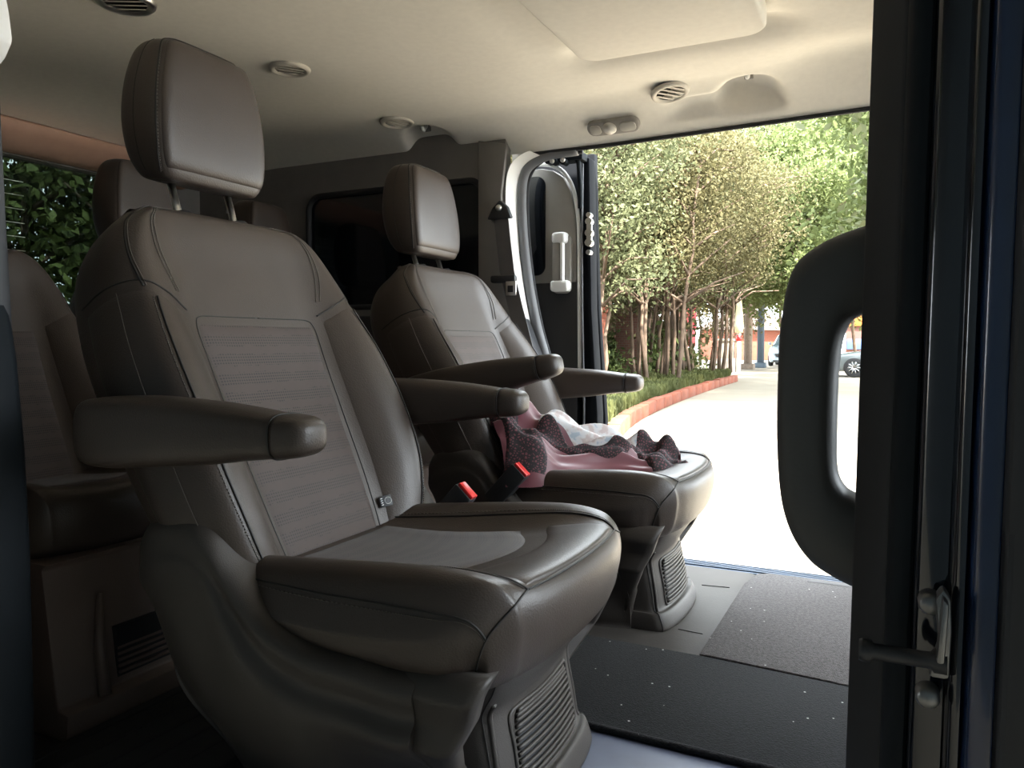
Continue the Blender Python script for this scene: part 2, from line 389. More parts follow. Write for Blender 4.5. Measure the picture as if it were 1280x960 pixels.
br.tube([(-.88, 2.255, 1.225), (-.862, 2.255, 1.20), (-.858, 2.26, 1.12), (-.86, 2.265, 1.06)], .008, 8); br.build('hinge_arm', jamb, sd_, o, bevel=.002)
for x in (-.935, -.90): MB().lathe([(0, -.003), (.007, -.003), (.008, 0), (.008, .004)], 14, 'y', (x, 2.217, 1.203)).build('bolt', chrome, sd_, o, smooth=True)
# sill and step strips of the far door
struct(bar('trim_6', (-1.0, 2.19, -.03), (.9, 2.26, .004), sillblue, bevel=.004))
for k in range(4): bar('step_rib', (-.98, 2.197+.014*k, .004), (.88, 2.203+.014*k, .008), sillblue, bpy.data.objects['trim_6'], bevel=.001)
# ceiling vents
ventm = mat('vent_cream', (.58, .54, .47), .5, var=.03)
def on_ceiling(x, y): return float(ceil_z(x, y))
def vent(loc, rz, label, tilt, scale=1.0):
    t = empty('ceiling_vent', loc, rz); tag(t, label, 'air vent')
    t.rotation_euler = (tilt, 0, rz); s = scale
    MB().lathe([(.036*s, -.001), (.040*s, -.006), (.046*s, -.0065), (.051*s, -.003), (.052*s, .003)], 40).build('ring', chrome if scale > 1.02 else ventm, t, smooth=True)
    MB().lathe([(0, .006), (.037*s, .006), (.037*s, -.002)], 32).build('cup', plasticdk, t, smooth=True)
    for k in range(4):
        y = (-.0245+.0165*k)*s; L = math.sqrt(max(0, (.036*s)**2-y*y))
        b = MB().box((-L, y-.0075, -.001), (L, y+.0075, .0008)).build('louver', ventm, t, bevel=.0008)
        b.rotation_euler = (.35, 0, 0); b.location = (0, 0, 0)
        b.data.transform(Matrix.Translation((0, -y, 0))); b.location = (0, y, -.002)
    return t
vent((-1.392, 1.09, 1.3268), .5, 'large chrome ringed ceiling vent above the near headrest', 0, 1.12)
vent((-1.372, 1.545, 1.3355), .9, 'round ceiling vent between the two captain seat headrests', 0)
vent((-1.360, 2.005, 1.3185), 1.2, 'small round ceiling vent above the far quarter window', -.06)
vent((-.528, 2.06, on_ceiling(-.528, 2.06)-.006), .9, 'slatted oval ceiling vent between dome lamp and overhead panel', -.22, 1.0)
# dome lamp at the far edge
def on_ceiling(x, y): return float(ceil_z(x, y))
dl = empty('dome_lamp', (-.715, 2.150, on_ceiling(-.715, 2.150)-.001)); tag(dl, 'grey oval dome lamp with round lens above the far door', 'ceiling lamp'); dl.rotation_euler = (-.6, 0, .0)
MB().prism(rrect(-.078, -.026, .078, .026, .024, 8), -.012, .010, 'z').build('housing', greytrim, dl, bevel=.005, seg=3)
MB().lathe([(0, -.021), (.017, -.019), (.021, -.012), (.021, -.008)], 28, c=(-.010, 0, 0)).build('lens', mat('lens_grey', (.5, .48, .44), .3), dl, smooth=True)
MB().prism(rrect(-.068, -.016, -.036, .016, .01, 6), -.016, -.008, 'z').build('switch', mat('switch_grey', (.42, .40, .36), .5), dl, bevel=.002)
MB().prism(rrect(.020, -.015, .068, .015, .012, 6), -.016, -.008, 'z').build('switch', mat('switch_grey', (.42, .40, .36), .5), dl, bevel=.002)
def hook(x, y, label):
    t = empty('coat_hook', (x, y, on_ceiling(x, y))); tag(t, label, 'coat hook')
    MB().prism([(-.012, -.004), (.012, -.004), (.010, .018), (0, .026), (-.010, .018)], -.006, .006, 'y').build('plate', greytrim, t, bevel=.003)
    MB().tube([(0, -.004, .012), (0, -.014, .004), (0, -.022, -.006), (0, -.030, -.004), (0, -.033, .004)], [.006, .006, .006, .0065, .006], 10).build('peg', white, t, smooth=True)
    t.location.z -= .012
    return t
hook(-.335, 2.115, 'small cream coat hook in the pocket above the far doorway')
hook(-1.32, 2.115, 'small grey coat hook in the pocket above the quarter window')
# near B pillar with its stepped jamb (foreground)
bp = empty('wall_front', (.05, .70, -.3)); struct(bp); o = (.05, .70, -.3)
def col(name, pts, m, par=bp, lean=0.0, z0=-.40, z1=1.36, bevel=.004):
    V = []; n = len(pts)
    for z in (z0, .2, .6, 1.0, z1): V += [(p[0]+lean*(z-.6)*1.0, p[1], z) for p in pts]
    F = [tuple(range(n)), tuple(range(4*n, 5*n))[::-1]]
    for j in range(4): F += [(j*n+i, j*n+(i+1) % n, (j+1)*n+(i+1) % n, (j+1)*n+i) for i in range(n)]
    return MB().add(V, F).build(name, m, par, o, bevel=bevel)
col('inner_trim', [(-.019, .705), (.006, .665), (.03, .665), (.09, .80), (-.0, .80)], rubber, lean=.012)
col('door_seal', [(.006, .672), (.010, .650), (.024, .645), (.030, .668)], jamb, lean=.012, bevel=.006)
col('jamb_step', [(.022, .668), (.026, .640), (.047, .628), (.07, .668)], blackpaint, lean=.012, bevel=.005)
col('jamb_lip', [(.046, .632), (.0495, .612), (.056, .610), (.060, .634)], blackpaint, lean=.010, bevel=.003)
col('jamb_face', [(.056, .622), (.060, .604), (.075, .600), (.09, .64)], bluepaint, lean=.010)
col('body_side', [(.074, .604), (.076, .590), (.60, .560), (.60, .64), (.09, .64)], bluepaint, lean=.010, z1=.52)
col('window_frame', [(.074, .604), (.076, .588), (.16, .575), (.16, .64), (.09, .64)], plasticdk, lean=.010, z0=.52)
struct(MB().box((.16, .60, .52), (1.0, .606, 1.22)).build('window_4', privacy))
# grab handle on the pillar's inner side
gh = MB()
HX = np.array([-.012, 0])
outp = crv(np.array([(.02, .757), (-.010, .752), (-.045, .736), (-.070, .712), (-.080, .66), (-.082, .60), (-.081, .53), (-.074, .475), (-.056, .437), (-.025, .412), (.02, .395)]), np.linspace(0, 1, 70))
inp = crv(np.array([(.02, .682), (-.004, .672), (-.016, .662), (-.023, .645), (-.026, .62), (-.027, .59), (-.027, .55), (-.026, .523), (-.021, .507), (-.008, .495), (.02, .482)]), np.linspace(0, 1, 70))
V = []; F = []
for k, (a, b) in enumerate(zip(outp, inp)):
    m_ = (a+b)/2; h = (a-b)/2; nr = 20
    for i in range(nr):
        t = 2*math.pi*i/nr; c, s_ = math.cos(t), math.sin(t)
        c = math.copysign(abs(c)**.7, c); s_ = math.copysign(abs(s_)**.7, s_)
        V.append((m_[0]+h[0]*c-.012*min(1, max(0, (.0-m_[0])/.03)), .80+.026*s_, m_[1]+h[1]*c))
    if k: F += [((k-1)*nr+i, (k-1)*nr+(i+1) % nr, k*nr+(i+1) % nr, k*nr+i) for i in range(nr)]
grab = gh.add(V, F).build('grab_handle', mat('handle_plastic', (.065, .065, .064), .5, var=.05, bump=.1), smooth=True)
tag(grab, 'large black looped grab handle on the pillar', 'handle')
# striker bolt on the near jamb
stk = empty('door_striker', (.03, .60, .42)); tag(stk, 'metal door striker pin bolted to the black pillar', 'latch')
stm = mat('striker_metal', (.20, .20, .20), .35, .8, var=.2)
o2 = (.03, .60, .42)
MB().lathe([(0, -.0425), (.0075, -.0425), (.0085, -.040), (.0085, -.034), (.006, -.033), (.006, .004), (.009, .006), (.009, .014)], 18, 'x', (.0305, .612, .4155)).build('pin', plasticdk, stk, o2, smooth=True)
MB().prism([(.033, .405), (.046, .405), (.047, .44), (.046, .462), (.041, .470), (.036, .462), (.039, .43)], .606, .622, 'y').build('plate', stm, stk, o2, bevel=.003)
MB().prism([(.037, .420), (.042, .420), (.044, .462), (.040, .466)], .594, .610, 'y').build('loop', stm, stk, o2, bevel=.002)
for z in (.456, .388): MB().lathe([(0, -.004), (.006, -.004), (.008, 0), (.008, .012)], 16, 'y', (.0335, .612, z)).build('bolt', stm, stk, o2, smooth=True)
# near rear pillar with belt (left edge of the doorway)
cpn = empty('trim_7', (-1.105, .62, 0)); struct(cpn); o3 = (-1.04, .62, 0)
MB().prism([(-1.08, -.3), (-1.000, -.3), (-.990, .36), (-.995, .50), (-1.006, .62), (-1.022, .705), (-1.08, .73)], .60, .66, 'y').build('door_edge', jamb, cpn, o3, bevel=.012, seg=3)
MB().prism([(-1.08, .60), (-1.016, .60), (-1.024, .80), (-1.030, 1.02), (-1.08, 1.02)], .625, .66, 'y').build('pillar_strip', plasticdk, cpn, o3, bevel=.005)
MB().prism([(-1.08, .985), (-1.014, 1.025), (-.996, 1.045), (-1.002, 1.085), (-1.030, 1.20), (-1.08, 1.22)], .60, .66, 'y').build('upper_trim', white, cpn, o3, bevel=.006)
ba = empty('belt_anchor', (-1.075, .615, .80)); tag(ba, 'black and chrome belt anchor on the near rear pillar', 'seat belt'); o4 = (-1.03, .615, .80)
MB().tube([(-1.035, .612, .88), (-1.012, .612, .862), (-1.004, .612, .835), (-1.012, .612, .80), (-1.028, .612, .79)], .004, 8).build('loop', chrome, ba, o4, smooth=True)
MB().tube([(-1.03, .61, .80), (-1.002, .61, .775)], .004, 8).build('tongue', chrome, ba, o4, smooth=True)
MB().prism([(-1.04, .82), (-1.012, .825), (-1.004, .845), (-1.02, .858), (-1.04, .85)], .605, .622, 'y').build('cover', plasticdk, ba, o4, bevel=.004)
# floor coverings
carpet = mat('carpet_black', (.009, .009, .010), .95, var=.5, scale=160, bump=1.0, bscale=350, sheen=.05, spec=.2)
carpetg = mat('carpet_grey', (.075, .067, .066), .95, var=.4, scale=160, bump=1.0, bscale=350, sheen=.1, spec=.2)
def speck(m):
    N, L, b = nodes_of(m); src = b.inputs['Base Color'].links[0].from_socket
    tc = N.new('ShaderNodeTexCoord'); v = N.new('ShaderNodeTexVoronoi'); v.inputs['Scale'].default_value = 30; L.new(tc.outputs['Object'], v.inputs['Vector'])
    lt = N.new('ShaderNodeMath'); lt.operation = 'LESS_THAN'; lt.inputs[1].default_value = .060; L.new(v.outputs['Distance'], lt.inputs[0])
    n = N.new('ShaderNodeTexNoise'); n.inputs['Scale'].default_value = 14; L.new(tc.outputs['Object'], n.inputs['Vector'])
    g = N.new('ShaderNodeMath'); g.operation = 'GREATER_THAN'; g.inputs[1].default_value = .48; L.new(n.outputs[0], g.inputs[0])
    mu = N.new('ShaderNodeMath'); mu.operation = 'MULTIPLY'; L.new(lt.outputs[0], mu.inputs[0]); L.new(g.outputs[0], mu.inputs[1])
    mx = N.new('ShaderNodeMixRGB'); L.new(mu.outputs[0], mx.inputs[0]); L.new(src, mx.inputs[1]); mx.inputs[2].default_value = (.5, .48, .45, 1); L.new(mx.outputs[0], b.inputs['Base Color'])
speck(carpet); speck(carpetg)
def sheet(name, pts, z0, z1, m, bevel=.003): return MB().prism(pts, z0, z1, 'z').build(name, m, bevel=bevel)
fp = sheet('floor_plate', rrect(-1.0, 1.545, -.300, 2.188, .03, 6), .0005, .004, floorplastic, .0015); tag(fp, 'smooth grey brown floor plate under the far captain seat', 'floor plate')
for (a, b) in (((-.40, 1.68), (-.345, 1.675)), ((-.42, 2.02), (-.35, 2.03))): MB().tube([(a[0], a[1], .0044), (b[0], b[1], .0044)], .0016, 5).build('slit', seamdark, fp)
fp2 = sheet('floor_plate', rrect(-.85, .62, -.05, 1.19, .02, 5), .0005, .0035, mat('plate_blue', (.075, .085, .12), .5, var=.1), .0015); tag(fp2, 'blue grey floor plate under the near captain seat', 'floor plate')
sa = empty('carpet_mat', (.2, 1.85, .0005)); tag(sa, 'grey carpet mat lying in the far doorway', 'floor mat')
MB().prism([(-.325, 1.545), (-.318, 2.06), (-.300, 2.165), (-.27, 2.182), (.2, 2.186), (.9, 2.186), (.9, 1.50), (.3, 1.49)], .0045, .012, 'z').build('pile', carpetg, sa, (.2, 1.85, .0005), bevel=.003)
bar('woven_label', (-.17, 2.145, .012), (-.055, 2.168, .0128), mat('label_grey', (.07, .066, .066), .8), sa, loc=(.2, 1.85, .0005), bevel=.0003)
sbm = empty('carpet_mat', (.1, 1.35, .0005)); tag(sbm, 'black carpet mat speckled with lint between the captain seats', 'floor mat')
MB().prism([(-.90, 1.20), (-.42, 1.175), (-.05, 1.165), (.9, 1.15), (.9, 1.485), (.3, 1.485), (-.32, 1.538), (-.90, 1.55)], .004, .0125, 'z').build('pile', carpet, sbm, (.1, 1.35, .0005), bevel=.003)
MB().tube([(-.90, 1.20, .010), (-.42, 1.175, .010), (-.05, 1.165, .010), (.5, 1.155, .010)], .006, 8).build('bound_edge', carpet, sbm, (.1, 1.35, .0005), smooth=True)
MB().tube([(-.31, 1.540, .0125), (0, 1.512, .0125), (.3, 1.487, .0125), (.9, 1.487, .0125)], .003, 6).build('seam_edge', carpetg, sbm, (.1, 1.35, .0005), smooth=True)
fm = sheet('rubber_mat', [(-1.16, .64), (-.88, .64), (-.88, 1.18), (-1.16, 1.18)], .004, .010, rubber, .002); tag(fm, 'dark ribbed rubber mat in front of the third row', 'floor mat')
for k in range(5): MB().tube([(-1.14+.05*k, .66, .0105), (-1.13+.05*k, 1.16, .0105)], .0025, 5).build('rib', rubber, fm)
# cab ahead of the pillars: dashboard and the far front door
db = MB().prism([(1.05, 0), (1.75, 0), (1.75, .48), (1.45, .52), (1.15, .47), (1.05, .38), (1.10, .20)], .62, 2.18, 'y').build('trim_9', plasticdk, bevel=.03, seg=3); struct(db)
fd = MB().box((.10, 2.19, -.40), (1.75, 2.26, .62)).build('door_2', doorblack, bevel=.01); struct(fd)
MB().prism([(.06, -.35), (.14, -.35), (.14, 1.24), (.05, 1.24)], 2.17, 2.25, 'y').build('pillar', walltrim, fd, bevel=.01)
MB().box((.14, 2.22, .62), (1.35, 2.226, 1.24)).build('window_pane', rearglass, fd)
# ------------------------------------------------------------------ seats (x is the van's forward axis; shapes drawn at the near seat's place, then shifted)
SO = np.array([-.60, 0, 0])                     # seat origin on the floor
PB = np.array([-.80, 0, .29])                   # backrest pivot
def back_surf():
    th = math.radians(20); n = np.array([math.cos(th), 0, math.sin(th)])
    st = [(-.785, .268, .165, .10, .000, .045), (-.797, .300, .222, .122, .028, .080), (-.842, .395, .254, .132, .058, .105),
          (-.892, .500, .262, .136, .066, .118), (-.936, .600, .260, .140, .056, .135), (-.967, .680, .252, .145, .036, .150),
          (-.998, .765, .238, .140, .018, .150), (-1.015, .822, .212, .130, .006, .130), (-1.026, .848, .184, .120, .000, .085),
          (-1.045, .858, .165, .110, -.004, .045)]
    H = []
    for cx, cz, w, yi, B, T in st:
        c = np.array([cx, 0, cz])
        pr = [(0, 0), (yi*.6, .0), (yi, .12*B), (yi+.48*(w-yi), .85*B), (w-.018, B*.92), (w, B*.6-.028), (w+.002, -T*.45), (w-.016, -T*.88), (w*.68, -T), (0, -T*1.03)]
        H.append([c+n*d+np.array([0, y, 0]) for y, d in pr])
    return Surf(H)
def head_surf():
    st = [(.908, .092, -1.066, .040), (.914, .106, -1.052, .078), (.945, .117, -1.046, .104), (1.000, .120, -1.046, .116), (1.060, .114, -1.050, .112),
          (1.112, .101, -1.056, .098), (1.137, .088, -1.064, .076), (1.148, .068, -1.076, .048), (1.150, .045, -1.086, .026)]
    H = []
    for z, w, xf, D in st:
        pr = [(0, 0), (w*.6, -.001), (w*.90, -.006), (w, -.026), (w*1.0, -D*.58), (w*.92, -D*.92), (w*.6, -D), (0, -D*1.02)]
        H.append([np.array([xf+d, y, z-.10*d]) for y, d in pr])
    return Surf(H)
def cushion_surf():
    # section planes: bottom (xb, zb), top (xt, zt); they fan out over the front edge
    st = [(-.90, .270, -.90, .315, .160, 0, .10), (-.865, .256, -.865, .322, .205, .006, .12), (-.78, .246, -.78, .316, .236, .026, .13), (-.66, .240, -.66, .318, .250, .036, .135),
          (-.54, .236, -.54, .330, .255, .034, .14), (-.47, .233, -.455, .343, .251, .024, .145), (-.447, .232, -.400, .350, .241, .012, .15), (-.438, .232, -.372, .346, .231, .003, .15),
          (-.434, .232, -.357, .329, .223, -.002, .145), (-.432, .232, -.354, .302, .219, -.003, .14), (-.431, .231, -.359, .272, .215, -.003, .135), (-.431, .229, -.369, .246, .209, -.003, .13),
          (-.432, .226, -.386, .228, .200, -.002, .12), (-.434, .222, -.412, .219, .188, 0, .11)]
    H = []
    for xb, zb, xt, zt, w, b, yi in st:
        k = max(0, min(1, (xt+.56)/.2))
        bow = lambda y: -.034*(abs(y)/.22)**2.4*k
        hgt = math.hypot(xt-xb, zt-zb)
        e = lambda dz: 1+dz/hgt
        pr = [(0, 1), (yi*.6, 1), (yi, e(.12*b)), (yi+.5*(w-yi), e(b)), (w-.022, e(b*.72)), (w, 1-min(.032/hgt, .3)), (w+.003, .46), (w-.012, .13), (w*.7, 0), (0, 0)]
        H.append([np.array([xb+(xt-xb)*h+bow(y)*h, y, zb+(zt-zb)*h]) for y, h in pr])
    return Surf(H)
def shell_surf():
    st = [(-.972, .345, .315, .225), (-.960, .372, .225, .248), (-.925, .398, .135, .262), (-.865, .408, .045, .268), (-.815, .392, .004, .270), (-.772, .338, 0, .272),
          (-.715, .287, 0, .274), (-.645, .262, 0, .275), (-.570, .256, 0, .274), (-.515, .248, 0, .271), (-.487, .248, .0, .266)]
    H = []
    for x, zt, zb, y in st:
        zi = min(zt, .222); k = max(0, zt-zi); tk = min(1, max(0, (x+.64)/.12))
        pr = [(0, max(zi, zb+.004)), (.14, max(zi, zb+.005)), (.172, zi+k*.15+.002), (.190, zi+k*.85), (.204, zt), (y-.024, zt), (y-.004, zt-min(.018, .12*(zt-zb))), (y-(.010 if x > -.80 else .001), zt-min(.05, .3*(zt-zb))),
              (y, zt-min(.085, .5*(zt-zb))), (y-.022-.062*tk, zb+(zt-zb)*.35), (y-.085-.020*tk if zb < .1 else y-.05, zb+min(.014, .15*(zt-zb))), (y-.105-.006*tk if zb < .1 else y-.07, zb), (0, zb)]
        H.append([np.array([x, yy, z]) for yy, z in pr])
    return Surf(H)
def shroud_surf():
    st = [(.258, -.388, .196), (.235, -.392, .190), (.205, -.406, .176), (.178, -.424, .160), (.158, -.434, .150), (.135, -.432, .146), (.09, -.423, .146),
          (.046, -.415, .148), (.040, -.403, .155), (.012, -.393, .158), (.001, -.396, .156)]
    H = []
    for z, xf, w in st:
        pr = [(0, 0), (w*.5, -.004), (w*.85, -.014), (w*.97, -.028), (w, -.06), (w, -.16), (w*.9, -.19), (0, -.19)]
        H.append([np.array([xf+d, y, z]) for y, d in pr])
    return Surf(H)
def arm_mesh(side):
    # stations along x: centre z, half width, half height
    y0 = side*.292
    st = [(-.998, .520, .014, .028), (-.993, .519, .028, .042), (-.975, .519, .034, .047), (-.93, .521, .036, .049), (-.86, .525, .036, .047), (-.76, .528, .035, .040), (-.69, .530, .034, .032), (-.64, .530, .032, .026)]
    st2 = [(-.640, .530, .0330, .0268), (-.62, .5305, .0318, .0250), (-.606, .531, .028, .0215), (-.598, .531, .020, .015), (-.5955, .531, .009, .007)]
    def loft(S):
        V = []; F = []; n = 28
        for x, zc, hw, hh in S:
            for k in range(n):
                a = 2*math.pi*k/n; c, s_ = math.cos(a), math.sin(a)
                V.append((x, y0+hw*math.copysign(abs(c)**.62, c), zc+hh*math.copysign(abs(s_)**.62, s_)))
        for j in range(len(S)-1):
            for k in range(n): F.append((j*n+k, j*n+(k+1) % n, (j+1)*n+(k+1) % n, (j+1)*n+k))
        F.append(tuple(range(n))[::-1]); F.append(tuple(range((len(S)-1)*n, len(S)*n)))
        return V, F
    dense = lambda S, n: crv(np.array(S), np.linspace(0, 1, n))
    return loft(dense(st, 30)), loft(dense(st2, 14)), y0
PA = np.array([-.955, 0, .52])                  # armrest pivot
BS, HS, CS, SS, FS = back_surf(), head_surf(), cushion_surf(), shell_surf(), shroud_surf()
i18 = lambda k: k/18.0
SD = {}                                          # shared mesh data of the seats
def data():
    D = SD; o = PB
    D['back'] = BS.mesh('backrest', leather, 144, 110, o)
    def ins(A, B):
        b = 2*B-1; k = 1-.16*np.abs(b)**12
        return (2*A-1)*i18(1.98)*k*(.93+.06*B), .105+(.560-.105)*(B+.012*(1-(2*A-1)**2)*0)
    D['insert'] = BS.panel('insert_panel', ins, perf, .005, 60, 90, o, 10, .006)
    for sd in (1, -1):
        def bol(A, B, sd=sd): return sd*(i18(2.1)+A*i18(4.3)), .06+(.565+.05*np.sin(A*2.2)-.06)*B
        D['bolster%d' % sd] = BS.panel('bolster_panel', bol, leather, .0035, 50, 70, o, 14, .005)
        D['pipe%d' % sd] = BS.seam('outer_piping', [(sd*i18(4.1), .985), (sd*i18(4.5), .90), (sd*i18(4.65), .80), (sd*i18(4.4), .68), (sd*i18(4.1), .60)], seamdark, .0016, 70, .0006, o)
        D['pipehi%d' % sd] = BS.seam('piping_thread', [(sd*i18(3.98), .985), (sd*i18(4.38), .90), (sd*i18(4.53), .80), (sd*i18(4.28), .68), (sd*i18(3.98), .60)], thread, .0006, 70, .0010, o)
        D['stA%d' % sd] = BS.stitch('top_stitching', [(sd*i18(1.9), .955), (sd*i18(2.75), .945), (sd*i18(3.05), .88), (sd*i18(3.0), .78), (sd*i18(2.7), .68), (sd*i18(2.25), .60)], thread, .0009, 170, .0012, o)
        D['stB%d' % sd] = BS.stitch('top_stitching', [(sd*i18(1.9), .972), (sd*i18(2.95), .958), (sd*i18(3.25), .88), (sd*i18(3.2), .78), (sd*i18(2.9), .68), (sd*i18(2.4), .60)], thread, .0009, 170, .0012, o)
        D['bt%d' % sd] = BS.seam('shoulder_seam', [(sd*(i18(2.1)+a*i18(4.3)), .565+.05*math.sin(a*2.2)+.004) for a in np.linspace(0, 1, 9)], seamdark, .0014, 70, .0006, o)
        D['is%d' % sd] = BS.seam('insert_seam', [(0, .561), (sd*i18(1.0), .561), (sd*i18(1.60), .559), (sd*i18(1.82), .545), (sd*i18(1.90), .50), (sd*i18(1.93), .35), (sd*i18(1.90), .20), (sd*i18(1.85), .11)], seamdark, .0010, 90, .0004, o)
        D['stC%d' % sd] = BS.seam('bolster_seam', [(sd*i18(3.75), .575), (sd*i18(3.85), .45), (sd*i18(3.8), .30), (sd*i18(3.6), .16), (sd*i18(3.3), .08)], seamdark, .0014, 70, .0048, o)
        D['stD%d' % sd] = BS.stitch('bolster_stitching', [(sd*i18(3.9), .575), (sd*i18(4.0), .45), (sd*i18(3.95), .30), (sd*i18(3.75), .16), (sd*i18(3.45), .08)], thread, .0008, 170, .0045, o)
        D['stE%d' % sd] = BS.seam('side_seam', [(sd*i18(5.0), .60), (sd*i18(5.05), .45), (sd*i18(5.0), .30), (sd*i18(4.9), .16), (sd*i18(4.7), .08)], thread, .0006, 70, .0046, o)
    D['head'] = HS.mesh('headrest', leather, 112, 90, o)
    q = lambda k: k/14.0
    hf = lambda A, B: ((2*A-1)*q(2.35)*(1-.10*np.abs(2*B-1)**10), .17+(.80-.17)*B)
    D['hface'] = HS.panel('face_panel', hf, leather, .004, 50, 50, o, 14, .004)
    for sd in (1, -1):
        D['hs%d' % sd] = HS.stitch('face_stitching', [(sd*q(2.5), .16), (sd*q(2.5), .40), (sd*q(2.5), .65), (sd*q(2.42), .78), (sd*q(2.0), .835), (sd*q(1.0), .845), (0, .845)], thread, .0009, 170, .0012, o)
        D['hp%d' % sd] = HS.seam('face_piping', [(sd*q(2.62), .15), (sd*q(2.62), .40), (sd*q(2.62), .65), (sd*q(2.52), .79), (sd*q(2.05), .85), (sd*q(1.0), .862), (0, .862)], seamdark, .0014, 80, .0004, o)
        D['hv%d' % sd] = HS.seam('side_seam', [(sd*q(3.9), .16), (sd*q(3.95), .45), (sd*q(3.9), .80)], seamdark, .0008, 50, .0002, o)
    mb = MB().tube([(-1.10, 0, .925), (-1.062, 0, .80)], .0065, 12); D['post'] = mesh('post', np.array(mb.V)-o, mb.F, True, chrome)
    mb = MB()
    for k in range(4): mb.box((-1.083+.0055*k*1.05-.012, -.004, .880-.0165*k), (-1.083+.0055*k*1.05-.004, .004, .886-.0165*k))
    D['notch'] = mesh('height_notch', np.array(mb.V)-o, mb.F, False, chrome)
    mb = MB().lathe([(.0, .004), (.013, .004), (.016, 0), (.016, -.01)], 20); D['guide'] = mesh('post_guide', mb.V, mb.F, True, plasticdk)
    # cushion
    D['cush'] = CS.mesh('seat_cushion', leather, 144, 130, SO)
    w_ = lambda v: v*9/13.0
    cen = lambda A, B: ((2*A-1)*i18(2.05)*(.96+.02*B), w_(.20+(.50-.20)*B+.035*np.cos((2*A-1)*math.pi)*B))
    D['cins'] = CS.panel('centre_insert', cen, perf, .004, 50, 50, SO, 10, .005)
    cf = lambda A, B: ((2*A-1)*i18(2.2)*(1.0+.08*B), w_(.53+(.79-.53)*B+.030*np.cos((2*A-1)*math.pi)*(1-B)))
    D['cfront'] = CS.panel('thigh_panel', cf, leather, .004, 50, 40, SO, 10, .004)
    sc = lambda L, sd: [(sd*i18(a), w_(b)) for a, b in L]
    for sd in (1, -1):
        D['cs1%d' % sd] = CS.seam('bolster_seam', sc([(2.3, .15), (2.5, .35), (2.6, .55), (2.5, .70), (2.35, .81)], sd), seamdark, .0014, 70, .0010, SO)
        D['cs2%d' % sd] = CS.stitch('bolster_stitching', sc([(2.42, .15), (2.62, .35), (2.72, .55), (2.62, .70), (2.45, .80)], sd), thread, .0008, 170, .0012, SO)
        D['cs3%d' % sd] = CS.seam('side_piping', sc([(4.3, .12), (4.4, .30), (4.6, .50), (4.9, .66), (5.2, .80), (5.3, .88)], sd), seamdark, .0016, 80, .0006, SO)
        D['cs4%d' % sd] = CS.stitch('side_stitching', sc([(4.42, .12), (4.52, .30), (4.72, .50), (5.02, .66), (5.30, .80), (5.38, .87)], sd), thread, .0008, 190, .0012, SO)
        D['cs5%d' % sd] = CS.seam('front_seam', sc([(2.35, .81), (3.3, .86), (4.3, .88), (5.3, .88), (6, .88), (6.8, .88)], sd), seamdark, .0013, 70, .0008, SO)
    D['cs6'] = CS.seam('front_edge_seam', [(-i18(2.35), w_(.81)), (-i18(1), w_(.80)), (0, w_(.80)), (i18(1), w_(.80)), (i18(2.35), w_(.81))], seamdark, .0013, 70, .0010, SO)
    # base
    D['shell'] = SS.mesh('side_shell', plastic, 128, 110, SO)
    D['shroud'] = FS.mesh('front_shroud', plastic, 96, 90, SO)
    q14 = lambda k: k/14.0
    gp = lambda A, B: ((2*A-1)*q14(1.35)*(1-.15*B**2)*(1-.1*np.abs(2*B-1)**8), .46+(.685-.46)*(1-B))
    D['gback'] = FS.panel('grille_recess', gp, plasticdk, .0008, 24, 24, SO, 20, .003)
    gr = [(-q14(1.42), .69), (-q14(1.42), .58), (-q14(1.3), .455), (0, .45), (q14(1.3), .455), (q14(1.42), .58), (q14(1.42), .69), (0, .70), (-q14(1.42), .69)]
    D['gframe'] = FS.seam('grille_frame', gr, plastic, .003, 90, .0005, SO)
    for k in range(12):
        b = (k+.5)/12; v = .685-(.685-.46)*b; hs = q14(1.36)*(1-.15*b*b)*(1-.1*abs(2*b-1)**8)
        P = FS.line([(-hs, v), (-hs*.5, v), (0, v), (hs*.5, v), (hs, v)], 16, .0022)-SO
        mb = MB().tube(P, .0032, 6); D['slat%d' % k] = mesh('slat', mb.V, mb.F, True, plastic)
    mb = MB()
    for sd in (1, -1):
        D['rib%d' % sd] = FS.seam('edge_rib', [(sd*q14(2.2), .30), (sd*q14(2.25), .45), (sd*q14(2.35), .6), (sd*q14(2.45), .72)], plastic, .004, 40, .0, SO)
        D['jn%d' % sd] = FS.seam('panel_joint', [(sd*q14(2.75), .08), (sd*q14(2.75), .3), (sd*q14(2.8), .5), (sd*q14(2.8), .74), (sd*q14(2.8), .98)], seamdark, .0011, 60, .0004, SO)
        (V, F), (V2, F2), y0 = arm_mesh(sd); pv = PA+np.array([0, y0, 0])
        D['arm%d' % sd] = mesh('armrest', np.array(V)-pv, F, True, leather); D['cap%d' % sd] = mesh('end_cap', np.array(V2)-pv, F2, True, leather)
        ring = [(-.641, y0+.0335*math.copysign(abs(math.cos(a))**.62, math.cos(a)), .530+.0272*math.copysign(abs(math.sin(a))**.62, math.sin(a))) for a in np.linspace(0, 2*math.pi, 49)]
        mb = MB().tube(np.array(ring)-pv, .0012, 5); D['ars%d' % sd] = mesh('cap_seam', mb.V, mb.F, True, seamdark)
    ring = [(-.80, .285*0, .5)]
